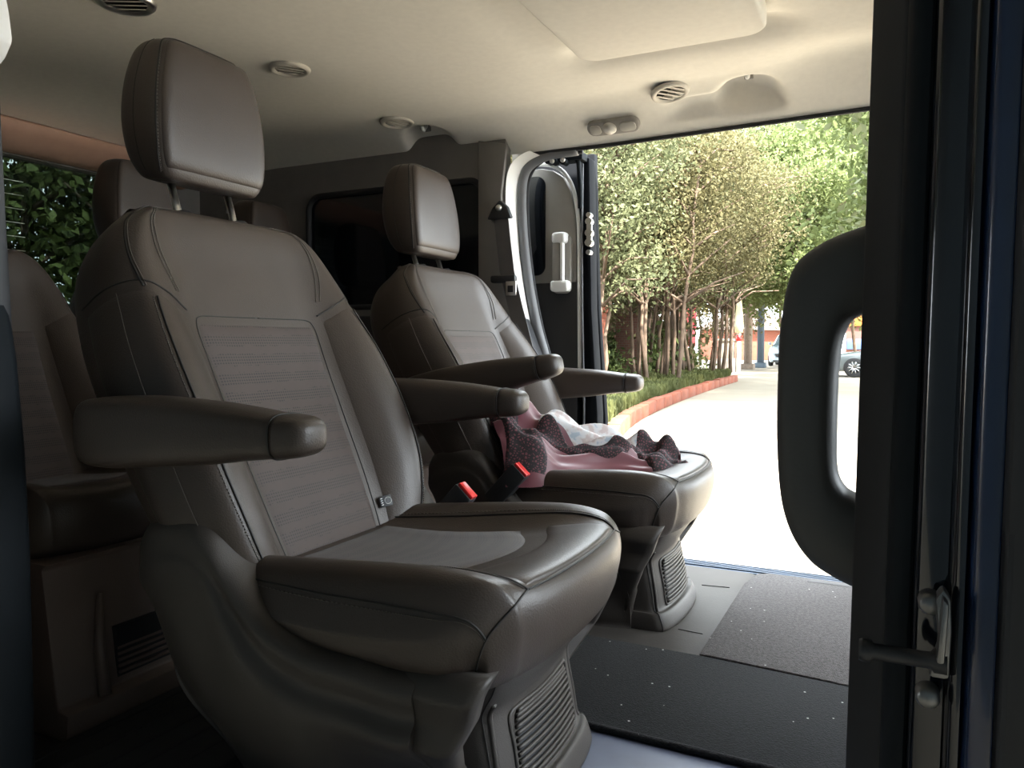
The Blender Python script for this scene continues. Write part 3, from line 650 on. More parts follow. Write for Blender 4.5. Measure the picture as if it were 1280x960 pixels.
def flange():
    zs = [0, .014, .087, .163, .198, .23, .248, .256]; yo = [.155, .161, .182, .262, .255, .262, .252, .240]
    zf = [0, .05, .10, .15, .20, .255]; xf = [-.488, -.484, -.472, -.444, -.418, -.398]
    for sd in (1, -1):
        V = []; F = []; Z = np.linspace(0, .256, 40)
        for j, z in enumerate(Z):
            y = np.interp(z, zs, yo)-.0015; x = np.interp(z, zf, xf)
            V += [(-.53, sd*(y-.014), z), (-.497, sd*(y-.001), z), (x-.016, sd*y, z), (x-.005, sd*(y-.003), z), (x, sd*(y-.010), z), (x-.002, sd*(y-.035), z), (-.53, sd*(y-.035), z)]
            if j: F += [((j-1)*7+i, (j-1)*7+(i+1) % 7, j*7+(i+1) % 7, j*7+i) for i in range(7)]
        F += [tuple(range(7)), tuple(range(39*7, 40*7))]
        SD['flange%d' % sd] = mesh('shell_flange', np.array(V)-SO, F, True, plastic)
data(); flange()
def part(name, key, parent, loc=(0, 0, 0), rot=None, m=None):
    me = SD[key]
    o = bpy.data.objects.new(name, me); COL.objects.link(o); o.parent = parent; o.location = loc
    if rot: o.rotation_euler = rot
    return o
def back_parts(t, rec, off=(0, 0, 0), full=True, hdrop=0.0, m=None):
    loc = PB-SO+np.array(off); rot = (0, -rec, 0)
    b = part('backrest', 'back', t, loc, rot)
    part('insert_panel', 'insert', b)
    for sd in (1, -1):
        part('bolster_panel', 'bolster%d' % sd, b); part('outer_piping', 'pipe%d' % sd, b)
        if full:
            for k, nm in (('pipehi', 'piping_thread'), ('bt', 'shoulder_seam'), ('is', 'insert_seam'), ('stA', 'top_stitching'), ('stB', 'top_stitching'), ('stC', 'bolster_seam'), ('stD', 'bolster_stitching'), ('stE', 'side_seam')):
                part(nm, '%s%d' % (k, sd), b)
    up = Vector((-math.sin(rec+math.radians(17)), 0, math.cos(rec+math.radians(17))))*(-hdrop)
    h = part('headrest', 'head', t, Vector(loc)+up, rot)
    part('face_panel', 'hface', h)
    if full:
        for sd in (1, -1):
            part('face_stitching', 'hs%d' % sd, h); part('face_piping', 'hp%d' % sd, h); part('side_seam', 'hv%d' % sd, h)
    for sd in (1, -1):
        p = part('post', 'post', h, (0, sd*.062, 0))
        if full:
            g = part('post_guide', 'guide', b, (-1.069+.80, sd*.062, .858-.29), (0, -.2, 0))
        if full and sd > 0: part('height_notch', 'notch', h, (0, sd*.062, 0))
    return b, h
def captain(loc, rec, arm_up, label, hdrop=0, slide=0):
    t = empty('captain_seat', loc); tag(t, label, 'car seat')
    back_parts(t, rec, hdrop=hdrop)
    c = part('seat_cushion', 'cush', t)
    part('centre_insert', 'cins', c); part('thigh_panel', 'cfront', c); part('front_edge_seam', 'cs6', c)
    for sd in (1, -1):
        for k, nm in (('cs1', 'bolster_seam'), ('cs2', 'bolster_stitching'), ('cs3', 'side_piping'), ('cs4', 'side_stitching'), ('cs5', 'front_seam')):
            part(nm, '%s%d' % (k, sd), c)
    sh_ = part('side_shell', 'shell', t)
    for sd in (1, -1): part('shell_flange', 'flange%d' % sd, sh_)
    f = part('front_shroud', 'shroud', t)
    part('grille_recess', 'gback', f); part('grille_frame', 'gframe', f)
    for k in range(12): part('slat', 'slat%d' % k, f)
    for sd in (1, -1):
        part('edge_rib', 'rib%d' % sd, f); part('panel_joint', 'jn%d' % sd, f)
        a = part('armrest', 'arm%d' % sd, t, PA+np.array([0, sd*.292, 0])-SO, (0, -arm_up[sd], 0))
        part('end_cap', 'cap%d' % sd, a); part('cap_seam', 'ars%d' % sd, a)
        # recliner hub joining back and base
        hub = MB().lathe([(0, .0), (.036, .0), (.042, .006), (.042, .03), (.03, .034)], 28, 'y', (-.835, sd*.205 if sd < 0 else .175, .305)).build('recliner_cover', plasticdk, t, smooth=True)
        hub.location = -SO
    # belt buckle on the aisle side
    ys = -1 if loc[1] > 1.4 else 1
    bk = MB().box((-.022, -.014, -.07), (.022, .014, .035)).build('buckle', plasticdk, t, bevel=.004)
    bk.location = np.array([-.735, ys*.272 if ys > 0 else -.262, .335])-SO; bk.rotation_euler = (0, .75, 0)
    rb = MB().box((-.018, -.0105, .033), (.0205, .0105, .041)).build('release_button', red, bk, bevel=.002)
    return t
near = captain((-.60, 1.0, 0), 0, {1: 0, -1: 0}, 'dark taupe captain seat with both armrests lowered and an empty cushion')
far = captain((-.61, 1.80, 0), math.radians(3.0), {1: 0, -1: math.radians(11)}, 'dark taupe captain seat with pink satin clothing heaped on its cushion', hdrop=.02)
# airbag tag on the near seat's far bolster
tg = MB().box((-.0015, -.012, -.010), (.0015, .012, .010)).build('airbag_tag', plasticdk, near, bevel=.001)
_p = BS.line([(i18(2.25), .175), (i18(2.25), .176)], 2, .006)[0]
tg.location = _p-SO; tg.rotation_euler = (.15, -.30, -.60)
ring = MB().tube([(.0022, .004+.006*math.cos(a), .006*math.sin(a)) for a in np.linspace(0, 2*math.pi, 25)], .0006, 5).build('tag_emblem', white, tg, smooth=True)
for k in range(4): MB().box((.0016, -.0095, -.0065+.0038*k), (.0022, -.0058, -.0050+.0038*k)).build('tag_print', white, tg)
# third row
SD['cush3'] = SD['cush']
def third(y, label, grille, hd):
    t = empty('rear_seat', (-1.40, y, 0)); tag(t, label, 'car seat'); t.scale = (1, .84, 1)
    off = np.array([-.72+.80, 0, .0])            # seat origin moved from -.60 to -1.40
    back_parts(t, math.radians(1), off, False, hd)
    c = part('seat_cushion', 'cush', t, (-.85+.80, 0, .045))
    part('centre_insert', 'cins', c)
    for sd in (1, -1): part('side_piping', 'cs3%d' % sd, c)
    o = (-1.40, y, 0)
    b = MB()
    prof = [(-1.165, .0), (-1.160, .045), (-1.185, .05), (-1.205, .20), (-1.215, .275), (-1.20, .285), (-1.70, .285), (-1.68, 0)]
    b.prism(prof, y-.225, y+.225, 'y'); base = b.build('seat_base', leather3, t, o, bevel=.008)
    for s in (-1, 1):
        MB().tube([(-1.168, y+s*.14, .05), (-1.185, y+s*.135, .13), (-1.198, y+s*.12, .215)], [.012, .010, .006], 10).build('edge_rib', leather3, base, (0, 0, 0), smooth=True).location = (1.40, -y, 0)
    if grille:
        g = MB().box((-1.20, y-.095, .062), (-1.1865, y+.10, .150)).build('grille_recess', plasticdk, base); g.location = (1.40, -y, 0)
        for k in range(8):
            z = .068+k*.0105
            s = MB().box((-1.195, y-.093, z), (-1.181-.0012*k, y+.098, z+.0052)).build('slat', leather3, base, bevel=.001); s.location = (1.40, -y, 0)
    return t
third(.96, 'brown third row seat whose backrest stands beside the dark door pillar', True, .02)
third(1.45, 'brown third row seat in the middle of the rear bench', True, .02)
third(1.90, 'brown third row seat beside the dark quarter window', False, .055)
# clothing heaped on the far seat
satin = mat('pink_satin', (.14, .036, .050), .38, var=.12, scale=14, sheen=.3)
def lace_mat():
    m = mat('black_lace', (.02, .012, .015), .8, var=.2); N, L, b = nodes_of(m)
    tc = N.new('ShaderNodeTexCoord'); v = N.new('ShaderNodeTexVoronoi'); v.feature = 'DISTANCE_TO_EDGE'; v.inputs['Scale'].default_value = 150; L.new(tc.outputs['Object'], v.inputs['Vector'])
    r = N.new('ShaderNodeValToRGB'); r.color_ramp.elements[0].position = .16; r.color_ramp.elements[1].position = .24
    r.color_ramp.elements[0].color = (.012, .008, .010, 1); r.color_ramp.elements[1].color = (.12, .036, .046, 1); L.new(v.outputs[0], r.inputs[0]); L.new(r.outputs[0], b.inputs['Base Color']); return m
lace = lace_mat()
def print_mat():
    m = mat('printed_cotton', (.55, .54, .56), .8, var=.05); N, L, b = nodes_of(m)
    tc = N.new('ShaderNodeTexCoord'); n = N.new('ShaderNodeTexNoise'); n.inputs['Scale'].default_value = 45; n.inputs['Detail'].default_value = 3; L.new(tc.outputs['Object'], n.inputs['Vector'])
    r = N.new('ShaderNodeValToRGB'); e = r.color_ramp.elements; e[0].position = .40; e[0].color = (.50, .42, .41, 1); e[1].position = .47; e[1].color = (.60, .58, .58, 1)
    q = e.new(.58); q.color = (.60, .60, .62, 1); q = e.new(.63); q.color = (.40, .46, .53, 1); L.new(n.outputs[0], r.inputs[0]); L.new(r.outputs[0], b.inputs['Base Color']); return m
printed = print_mat()
gt = empty('garment', (-.66, 1.78, .33)); tag(gt, 'crumpled pink satin garment with black lace and white printed lining', 'clothing'); go = np.array([-.66, 1.78, .33])
A0, A1 = np.array([-.80, 1.655]), np.array([-.455, 1.905]); ax = A1-A0; LA = np.linalg.norm(ax); ax /= LA; bx_ = np.array([-ax[1], ax[0]])
def gz(a, b):
    h = .125*np.clip(1-a, 0, 1)**1.35+.028
    f = (1-np.clip(np.abs(b), 0, 1)**2.2)
    fold = .016*np.sin(9*a+5*b+1.5*np.sin(4*b))+.010*np.sin(21*a-7*b+2*np.sin(7*a))+.007*np.sin(26*b+13*a+3*np.sin(6*a))
    return .322+h*f*(1+.12*np.sin(6*b+3*a))+fold*f*1.25+.012*np.clip(a, 0, 1)
def gp_(a, b, off=0):
    w = .135-.055*np.clip(a, 0, 1)+.018*np.sin(8*a+1)
    aa = a+.03*np.sin(5*b)
    x = A0[0]+ax[0]*aa*LA+bx_[0]*b*w; y = A0[1]+ax[1]*aa*LA+bx_[1]*b*w
    return np.stack([x, y, gz(a, b)+off], -1)-go
def gpanel(name, fa, m, na=70, nb=50, off=0):
    U_, V_ = np.meshgrid(np.linspace(0, 1, na), np.linspace(0, 1, nb)); a, b = fa(U_, V_); e = np.minimum(np.minimum(U_, 1-U_), np.minimum(V_, 1-V_)); 
    P = gp_(a, b, off*np.clip(e*12, -.4, 1)); F = [(j*na+i, j*na+i+1, (j+1)*na+i+1, (j+1)*na+i) for j in range(nb-1) for i in range(na-1)]
    return link(name, mesh(name, P.reshape(-1, 3), F, True, m), gt)
gpanel('satin_body', lambda u, v: (-.12+1.12*u, -1+2*v), satin, 120, 90)
gpanel('printed_lining', lambda u, v: (.16+.74*u, (-.42+.22*np.sin(u*8+.5)+.12*u)*(1-v)+.98*v), printed, 90, 60, .008)
gpanel('lace_trim', lambda u, v: (.08+.82*u, -.60+.22*np.sin(u*8.2+.5)+.12*u+.24*v), lace, 120, 14, .009)
gpanel('lace_trim', lambda u, v: (.72+.28*u, -.95+1.75*v+.0*u), lace, 40, 40, .011)
gpanel('lace_bunch', lambda u, v: (-.13+.22*u+.05*np.sin(v*9), -.92+1.7*v), lace, 40, 50, .012)
# ------------------------------------------------------------------ outside
GZ = -.5
concrete = mat('concrete', (.26, .225, .172), .85, var=.10, scale=.9, bump=.2, bscale=60)
def slabs(m):
    N, L, b = nodes_of(m); src = b.inputs['Base Color'].links[0].from_socket
    tc = N.new('ShaderNodeTexCoord'); br = N.new('ShaderNodeTexBrick'); br.inputs['Scale'].default_value = .25; br.offset = 0
    br.inputs['Brick Width'].default_value = 1.2; br.inputs['Row Height'].default_value = 1.0; br.inputs['Mortar Size'].default_value = .006
    br.inputs['Color1'].default_value = (1, 1, 1, 1); br.inputs['Color2'].default_value = (.93, .92, .9, 1); br.inputs['Mortar'].default_value = (.5, .45, .4, 1)
    L.new(tc.outputs['Object'], br.inputs['Vector'])
    mx = N.new('ShaderNodeMixRGB'); mx.blend_type = 'MULTIPLY'; mx.inputs[0].default_value = 1; L.new(src, mx.inputs[1]); L.new(br.outputs[0], mx.inputs[2]); L.new(mx.outputs[0], b.inputs['Base Color'])
slabs(concrete)
g = MB().add([(-60, -20, GZ), (70, -20, GZ), (70, 130, GZ), (-60, 130, GZ)], [(0, 1, 2, 3)]).build('ground', concrete); struct(g)
kerb_pts = [(-1.2, 4.0), (-2.3, 7.0), (-3.06, 10.0), (-3.45, 13.0), (-3.72, 17.0), (-3.90, 21.0), (-3.98, 24.0)]
kp = crv(np.array(kerb_pts), np.linspace(0, 1, 28))
kmat = mat('kerb_orange', (.20, .052, .024), .85, var=.25, scale=9, bump=.6, bscale=30)
kb = empty('kerb', (kp[14][0], kp[14][1], GZ)); tag(kb, 'orange painted stone kerb edging the grass strip', 'kerb')
ko = (kp[14][0], kp[14][1], GZ)
for i in range(27):
    a, b = kp[i], kp[i+1]; d = (b-a)/np.linalg.norm(b-a); nn = np.array([-d[1], d[0]]); a = a+d*.008; b = b-d*.008; h = .205+random.uniform(-.012, .012)
    q = [a, b, b+nn*.16, a+nn*.16]
    MB().add([(p[0], p[1], GZ) for p in q]+[(p[0], p[1], GZ+h) for p in q], [(0, 1, 2, 3), (4, 5, 6, 7), (0, 1, 5, 4), (1, 2, 6, 5), (2, 3, 7, 6), (3, 0, 4, 7)]).build('kerb_stone', kmat, kb, ko, bevel=.02)
soil = mat('verge_soil', (.15, .115, .07), .95, var=.4, scale=1.6, bump=.5, bscale=20)
V = []; F = []
for i, p in enumerate(kp):
    V += [(p[0]-.15, p[1], GZ+.17), (p[0]-3.0, p[1]+.4, GZ+.26), (p[0]-14, p[1]+1.2, GZ+.30)]
    if i: F += [(3*i-3, 3*i, 3*i+1, 3*i-2), (3*i-2, 3*i+1, 3*i+2, 3*i-1)]
vg = MB().add(V, F).build('verge', soil); struct(vg)
# grass blades on the verge: uncountable
def leaf_mesh(name, P, size, m, elong=1.6, up=None):
    n = len(P); q = rng.normal(size=(n, 3)); q /= np.linalg.norm(q, axis=1, keepdims=True)
    if up is not None: q = q*.35+np.array([0, 0, 1.0]); q /= np.linalg.norm(q, axis=1, keepdims=True)
    r = rng.normal(size=(n, 3)); r -= (r*q).sum(1, keepdims=True)*q; r /= np.linalg.norm(r, axis=1, keepdims=True)
    s = (size*rng.uniform(.6, 1.3, n))[:, None]
    V = np.empty((n, 4, 3)); V[:, 0] = P-q*s*elong*.5; V[:, 1] = P+r*s*.45; V[:, 2] = P+q*s*elong*.5; V[:, 3] = P-r*s*.45
    me = bpy.data.meshes.new(name); me.vertices.add(n*4); me.vertices.foreach_set('co', V.reshape(-1))
    me.loops.add(n*4); me.loops.foreach_set('vertex_index', np.arange(n*4)); me.polygons.add(n)
    me.polygons.foreach_set('loop_start', np.arange(n)*4); me.update(calc_edges=True); me.validate()
    if m: me.materials.append(m)
    return me
def leafmat(name, c1, c2, sc=1.3, trans=.35):
    m = bpy.data.materials.new(name); m.use_nodes = True; N, L, b = nodes_of(m)
    tc = N.new('ShaderNodeTexCoord'); n = N.new('ShaderNodeTexNoise'); n.inputs['Scale'].default_value = sc; n.inputs['Detail'].default_value = 6; L.new(tc.outputs['Object'], n.inputs['Vector'])
    r = N.new('ShaderNodeValToRGB'); r.color_ramp.elements[0].position = .35; r.color_ramp.elements[1].position = .65
    r.color_ramp.elements[0].color = (*c1, 1); r.color_ramp.elements[1].color = (*c2, 1); L.new(n.outputs[0], r.inputs[0]); L.new(r.outputs[0], b.inputs['Base Color'])
    b.inputs['Roughness'].default_value = .75; b.inputs['Specular IOR Level'].default_value = .25
    t = N.new('ShaderNodeBsdfTranslucent'); L.new(r.outputs[0], t.inputs[0])
    mx = N.new('ShaderNodeMixShader'); mx.inputs[0].default_value = trans; L.new(b.outputs[0], mx.inputs[1]); L.new(t.outputs[0], mx.inputs[2]); L.new(mx.outputs[0], N['Material Output'].inputs[0])
    return m
LM = [leafmat('leaf_olive', (0.085, 0.076, 0.034), (0.133, 0.123, 0.058)), leafmat('leaf_green', (0.081, 0.093, 0.044), (0.133, 0.145, 0.073)), leafmat('leaf_lime', (0.089, 0.113, 0.036), (0.145, 0.174, 0.068))]
LD = leafmat('leaf_dark', (.025, .04, .014), (.12, .16, .05), 3)
gm = leafmat('grass_green', (0.050, 0.059, 0.020), (0.108, 0.117, 0.041), .8)
P = []
for i in range(26000):
    t = rng.uniform(0, 1)**1.3; c = crv(np.array(kerb_pts), np.array([.25+.75*t]))[0]; d = rng.uniform(0, 1)**1.6*2.4
    P.append((c[0]-.22-d, c[1]+.2*d, GZ+.20+rng.uniform(0, .10)))
gr = link('verge_grass', leaf_mesh('verge_grass', np.array(P), .10, gm, 2.2, up=True)); tag(gr, 'green grass and ground cover growing behind the kerb', 'grass', kind='stuff')
bark = mat('bark', (.125, .086, .060), .9, var=.3, scale=5, bump=.7, bscale=25)
barkd = mat('bark_dark', (.10, .075, .055), .9, var=.3, scale=5, bump=.7, bscale=25)
def tree_data(h, crown_r, crown_z0, nleaf, lm, size, seed, stems=2, bk=bark, layers=7):
    R = random.Random(seed); tr = []; tips = []
    for k in range(stems):
        a = R.uniform(0, 6.28); lean = R.uniform(.03, .14); pts = []; x = y = 0.0; x = .30*k**.6*math.cos(a); y = .30*k**.6*math.sin(a)
        for i in range(9):
            z = h*.72*i/8; pts.append((x+R.uniform(-.05, .05), y+R.uniform(-.05, .05), z)); x += lean*math.cos(a)*h*.09; y += lean*math.sin(a)*h*.09
        tr.append((pts, [max(.014, .048*(1-.075*i)*(h/6)) for i in range(9)]))
        for i in range(3, 9):
            for b in range(2):
                aa = R.uniform(0, 6.28); L = R.uniform(.5, 1.0)*crown_r; p0 = Vector(pts[i]); p1 = p0+Vector((math.cos(aa)*L*.5, math.sin(aa)*L*.5, L*.35)); p2 = p0+Vector((math.cos(aa)*L, math.sin(aa)*L, L*R.uniform(.3, .7)))
                tr.append(([p0, p1, p2], [.028*h/6, .02*h/6, .008*h/6])); tips.append(p2); tips.append(p1)
    mb = MB(); 
    for pts, rr in tr: mb.tube(pts, rr, 6)
    tm = mesh('trunk', mb.V, mb.F, True, bk)
    rg = np.random.default_rng(seed); C = []
    nc = 60
    for k in range(nc):
        a = rg.uniform(0, 6.28); rr = crown_r*math.sqrt(rg.uniform(0, 1)); f = rg.uniform(0, 1); z = crown_z0+(h-crown_z0)*f
        lim = math.sqrt(max(.06, 1-(2*f-1)**2))
        C.append((rr*lim*math.cos(a), rr*lim*math.sin(a), z))
    C = np.array(C+[tuple(t) for t in tips if t.z > crown_z0*.8]); idx = rg.integers(0, len(C), nleaf)
    P = C[idx]+rg.normal(size=(nleaf, 3))*np.array([.26, .26, .20])*crown_r*.55
    lm_ = leaf_mesh('foliage', P, size, lm)
    return tm, lm_
TD = [tree_data(6.8, 1.9, 3.3, 24000, LM[0], .058, 1, 5), tree_data(6.4, 1.8, 2.6, 22000, LM[1], .06, 2, 4), tree_data(7.4, 2.1, 3.4, 25000, LM[0], .06, 3, 4), tree_data(11, 4.2, 2.9, 40000, LM[2], .13, 4, 1), tree_data(12, 4.0, 3.4, 36000, LM[1], .14, 5, 1)]
TDR = [tree_data(4.2, 1.7, .05, 16000, LD, .055, 6, 3, barkd), tree_data(4.6, 1.8, .0, 16000, LD, .055, 7, 2, barkd)]
TD.append(tree_data(6.6, 2.0, 1.0, 26000, LM[0], .06, 9, 3))
def tree(name, td, loc, rz, s, label, group=None):
    t = empty(name, loc, rz); t.scale = (s, s, s); tag(t, label, 'tree', group)
    link('trunk', td[0], t); link('foliage', td[1], t); return t
spots = [(-5.35, 14.6, 1, .95), (-4.9, 17.2, 0, 1.0), (-6.3, 16.6, 2, 1.0), (-5.2, 19.6, 0, .95), (-6.0, 21.0, 1, 1.05), (-5.0, 22.0, 0, 1.05), (-5.9, 23.8, 2, 1.0), (-5.1, 25.4, 0, 1.1), (-6.7, 26.8, 2, 1.1),
         (-7.6, 19.0, 5, 1.1), (-7.9, 23.0, 5, 1.2), (-7.6, 26.5, 5, 1.2), (-7.8, 13.2, 5, 1.0), (-9.8, 17.5, 5, 1.2), (-8.4, 31.0, 5, 1.3), (-7.3, 34.5, 5, 1.3), (-6.9, 39.0, 5, 1.4)]
for i, (x, y, k, s) in enumerate(spots):
    if i == 0: lab = 'pale forked tree standing before the orange brick gate post'; gp = None
    elif i < 9: lab = 'slender brown trunked tree rising from the kerbside grass strip'; gp = 'trees on the grass strip'
    else: lab = 'tree standing behind the trunks of the grass strip, by the brick wall'; gp = 'trees along the brick wall'
    tree('tree', TD[k], (x, y, GZ+.22), i*1.7, s, lab, gp)
for i, (x, y, k, s) in enumerate([(-3.2, 33, 3, .85), (-1.2, 38, 3, 1.0), (2.0, 44, 3, 1.2), (-5.2, 47, 4, 1.15), (6.0, 50, 3, 1.2), (-8.8, 39, 4, 1.0), (-1.5, 70, 4, 1.5), (8.5, 76, 4, 1.5), (-10, 68, 4, 1.5), (2.9, 10.5, 4, .75), (2.6, 15, 4, .8), (2.2, 20, 3, .85), (2.9, 25, 3, .75)]):
    if i > 8: lab, gp = 'tall unseen tree beyond the black pillar, added to shade the road', 'added shade trees beyond the pillar'  # out of view, added so their crowns throw shade on the road
    elif k == 3: lab, gp = 'bright lime green tree spreading over the parked cars', 'lime green trees over the car park'
    else: lab, gp = 'tall green tree in the distance beyond the parked cars', 'tall green trees far behind'
    tree('tree', TD[k], (x, y, GZ), i*2.1, s, lab, gp)
for i, (x, y) in enumerate([(-5.0, 1.5), (-5.6, 3.0), (-5.2, 4.4), (-6.4, 1.9), (-6.8, 4.0), (-6.2, 5.6)]):
    tree('tree', TDR[i % 2], (x, y, GZ), i*1.3, 1.0, 'dark leafy tree seen through the rear window', 'trees behind the rear window')
# brick wall and gate posts behind the trunks
def brickm(name, c1, c2, mo, sc):
    m = mat(name, c1, .9, var=.2); N, L, b = nodes_of(m); tc = N.new('ShaderNodeTexCoord'); mp = N.new('ShaderNodeMapping'); mp.inputs['Rotation'].default_value = (math.pi/2, 0, math.pi/2*0)
    br = N.new('ShaderNodeTexBrick'); br.inputs['Scale'].default_value = sc; br.inputs['Color1'].default_value = (*c1, 1); br.inputs['Color2'].default_value = (*c2, 1); br.inputs['Mortar'].default_value = (*mo, 1)
    L.new(tc.outputs['Object'], mp.inputs[0]); L.new(mp.outputs[0], br.inputs[0]); L.new(br.outputs[0], b.inputs['Base Color']); return m
bk1 = brickm('brick_orange', (.26, .07, .038), (.21, .06, .035), (.18, .11, .08), 4)
bk2 = brickm('brick_brown', (.13, .055, .04), (.10, .045, .032), (.12, .1, .08), 4)
gpst = empty('gate_post', (-5.9, 16.6, GZ+.25)); tag(gpst, 'orange brick gate post behind the pale forked tree', 'gate post'); o5 = (-5.9, 16.6, GZ+.25)
bar('shaft', (-6.1, 16.42, GZ+.25), (-5.72, 16.8, 1.35), bk1, gpst, loc=o5, bevel=.01); bar('cap', (-6.15, 16.37, 1.35), (-5.67, 16.85, 1.47), bk1, gpst, loc=o5, bevel=.02)
gp2 = empty('gate_post', (-6.25, 20.2, GZ+.25)); tag(gp2, 'red brown brick gate post deeper among the trunks', 'gate post'); o5 = (-6.25, 20.2, GZ+.25)
bar('shaft', (-6.55, 20.0, GZ+.25), (-5.95, 20.4, 1.35), bk2, gp2, loc=o5, bevel=.01); bar('cap', (-6.6, 19.95, 1.35), (-5.9, 20.45, 1.47), bk2, gp2, loc=o5, bevel=.02)
bw = MB().prism([(-9.5, 11), (-8.6, 15), (-8.8, 32), (-9.1, 32), (-8.9, 15), (-9.8, 11)], GZ+.2, 2.0, 'z').build('boundary_wall', bk2); struct(bw)
SHD = [leaf_mesh('foliage', rng.normal(size=(1500, 3))*np.array([.42, .42, .40])+np.array([0, 0, .55]), .12, LM[0]), leaf_mesh('foliage', rng.normal(size=(1500, 3))*np.array([.45, .45, .30])+np.array([0, 0, .40]), .10, LD)]
mbs = MB()
for k in range(5): mbs.tube([(0, 0, 0), (.2*math.cos(k*1.25), .2*math.sin(k*1.25), .4), (.38*math.cos(k*1.25), .38*math.sin(k*1.25), .8)], [.02, .014, .006], 5)
SHT = mesh('stem', mbs.V, mbs.F, True, barkd)
for i in (0, 3, 5, 6, 7, 8, 9):
    t = empty('shrub', (-6.6-.12*(i % 3)+.03*i, 14.5+1.35*i, GZ+.24), i*.9); tag(t, 'low leafy shrub between the tree trunks and the brick wall', 'shrub', 'shrubs behind the trunks'); s = .8+.25*(i % 3)
    t.scale = (s, s, s); link('stem', SHT, t); link('foliage', SHD[i % 2], t)
# utility cabinet, posts, banners, bin
uc = empty('utility_cabinet', (-5.75, 32.0, GZ)); tag(uc, 'grey utility cabinet standing at the end of the grass strip', 'cabinet'); o6 = (-5.75, 32.0, GZ)
ucm = mat('cabinet_grey', (.22, .19, .155), .7, var=.1)
bar('plinth', (-6.12, 31.7, GZ), (-5.42, 32.3, GZ+.55), mat('plinth_grey', (.2, .185, .17), .9), uc, loc=o6, bevel=.02); bar('body', (-6.08, 31.75, GZ+.55), (-5.48, 32.25, .75), ucm, uc, loc=o6, bevel=.02); bar('lid', (-6.12, 31.7, .75), (-5.44, 32.3, .85), ucm, uc, loc=o6, bevel=.02)
mp_ = empty('marker_post', (-5.30, 32.0, GZ)); tag(mp_, 'white and red marker post beside the utility cabinet', 'post'); o7 = (-5.30, 32.0, GZ)
MB().tube([(-5.30, 32, GZ), (-5.30, 32, 1.1)], .09, 10).build('shaft', white, mp_, o7, smooth=True); MB().tube([(-5.30, 32, .75), (-5.30, 32, 1.0)], .10, 10).build('band', red, mp_, o7, smooth=True); MB().tube([(-5.30, 32, 1.1), (-5.30, 32, 1.4), (-5.30, 32, 2.4)], [.16, .18, .10], 10).build('lamp_head', mat('lamp_cream', (.7, .6, .4), .6), mp_, o7, smooth=True)
for x, y, r, m, lab, h in ((-5.55, 36, .19, mat('pole_tan', (.2, .155, .12), .85, var=.2), 'tan concrete utility pole behind the marker post', 7.0), (-5.35, 38.5, .17, mat('pole_blue', (.07, .095, .12), .6), 'blue grey metal pole behind the tan utility pole', 7.0)):
    t = empty('utility_pole', (x, y, GZ)); tag(t, lab, 'pole')
    MB().tube([(x, y, GZ), (x, y, GZ+h)], [r, r*.8], 12).build('shaft', m, t, (x, y, GZ), smooth=True); bar('base_collar', (x-r*1.5, y-r*1.5, GZ), (x+r*1.5, y+r*1.5, GZ+.25), m, t, loc=(x, y, GZ), bevel=.04)
    bar('cross_arm', (x-.7, y-.05, GZ+h-.6), (x+.7, y+.05, GZ+h-.48), m, t, loc=(x, y, GZ), bevel=.01)
for i, (x, y, w, z0, z1, c, lab) in enumerate(((-7.55, 31, .42, .75, 2.05, (.40, .18, .13), 'salmon pink hanging banner among the far trunks'), (-7.05, 31.2, .40, .55, 2.2, (.4, .05, .07), 'red hanging banner among the far trunks'))):
    t = empty('banner', (x, y, GZ)); tag(t, lab, 'banner')
    m = mat('banner_%d' % i, c, .8, var=.3, scale=3)
    MB().prism([(x-w/2, z0), (x, z0-.05), (x+w/2, z0), (x+w/2, z1), (x-w/2, z1)], y-.01, y+.01, 'y').build('cloth', m, t, (x, y, GZ)); MB().tube([(x-w/2, y, GZ), (x-w/2, y, z1+.1)], .03, 8).build('pole', barkd, t, (x, y, GZ), smooth=True)
    MB().tube([(x-w/2-.05, y, z1), (x+w/2+.05, y, z1)], .02, 8).build('rail', barkd, t, (x, y, GZ), smooth=True)
tb = empty('bin', (-7.2, 29.4, GZ+.2)); tag(tb, 'dark green bin standing below the hanging banners', 'bin'); o8 = (-7.2, 29.4, GZ+.2)
MB().lathe([(0, 0), (.30, 0), (.36, .7), (.38, .72), (.38, .78)], 16, c=(-7.2, 29.4, GZ+.2)).build('tub', mat('bin_green', (.03, .07, .05), .5), tb, o8, angle=.6); MB().lathe([(.40, .78), (.38, .86), (.2, .95), (0, .97)], 16, c=(-7.2, 29.4, GZ+.2)).build('lid', mat('bin_lid', (.10, .22, .24), .5), tb, o8, smooth=True)
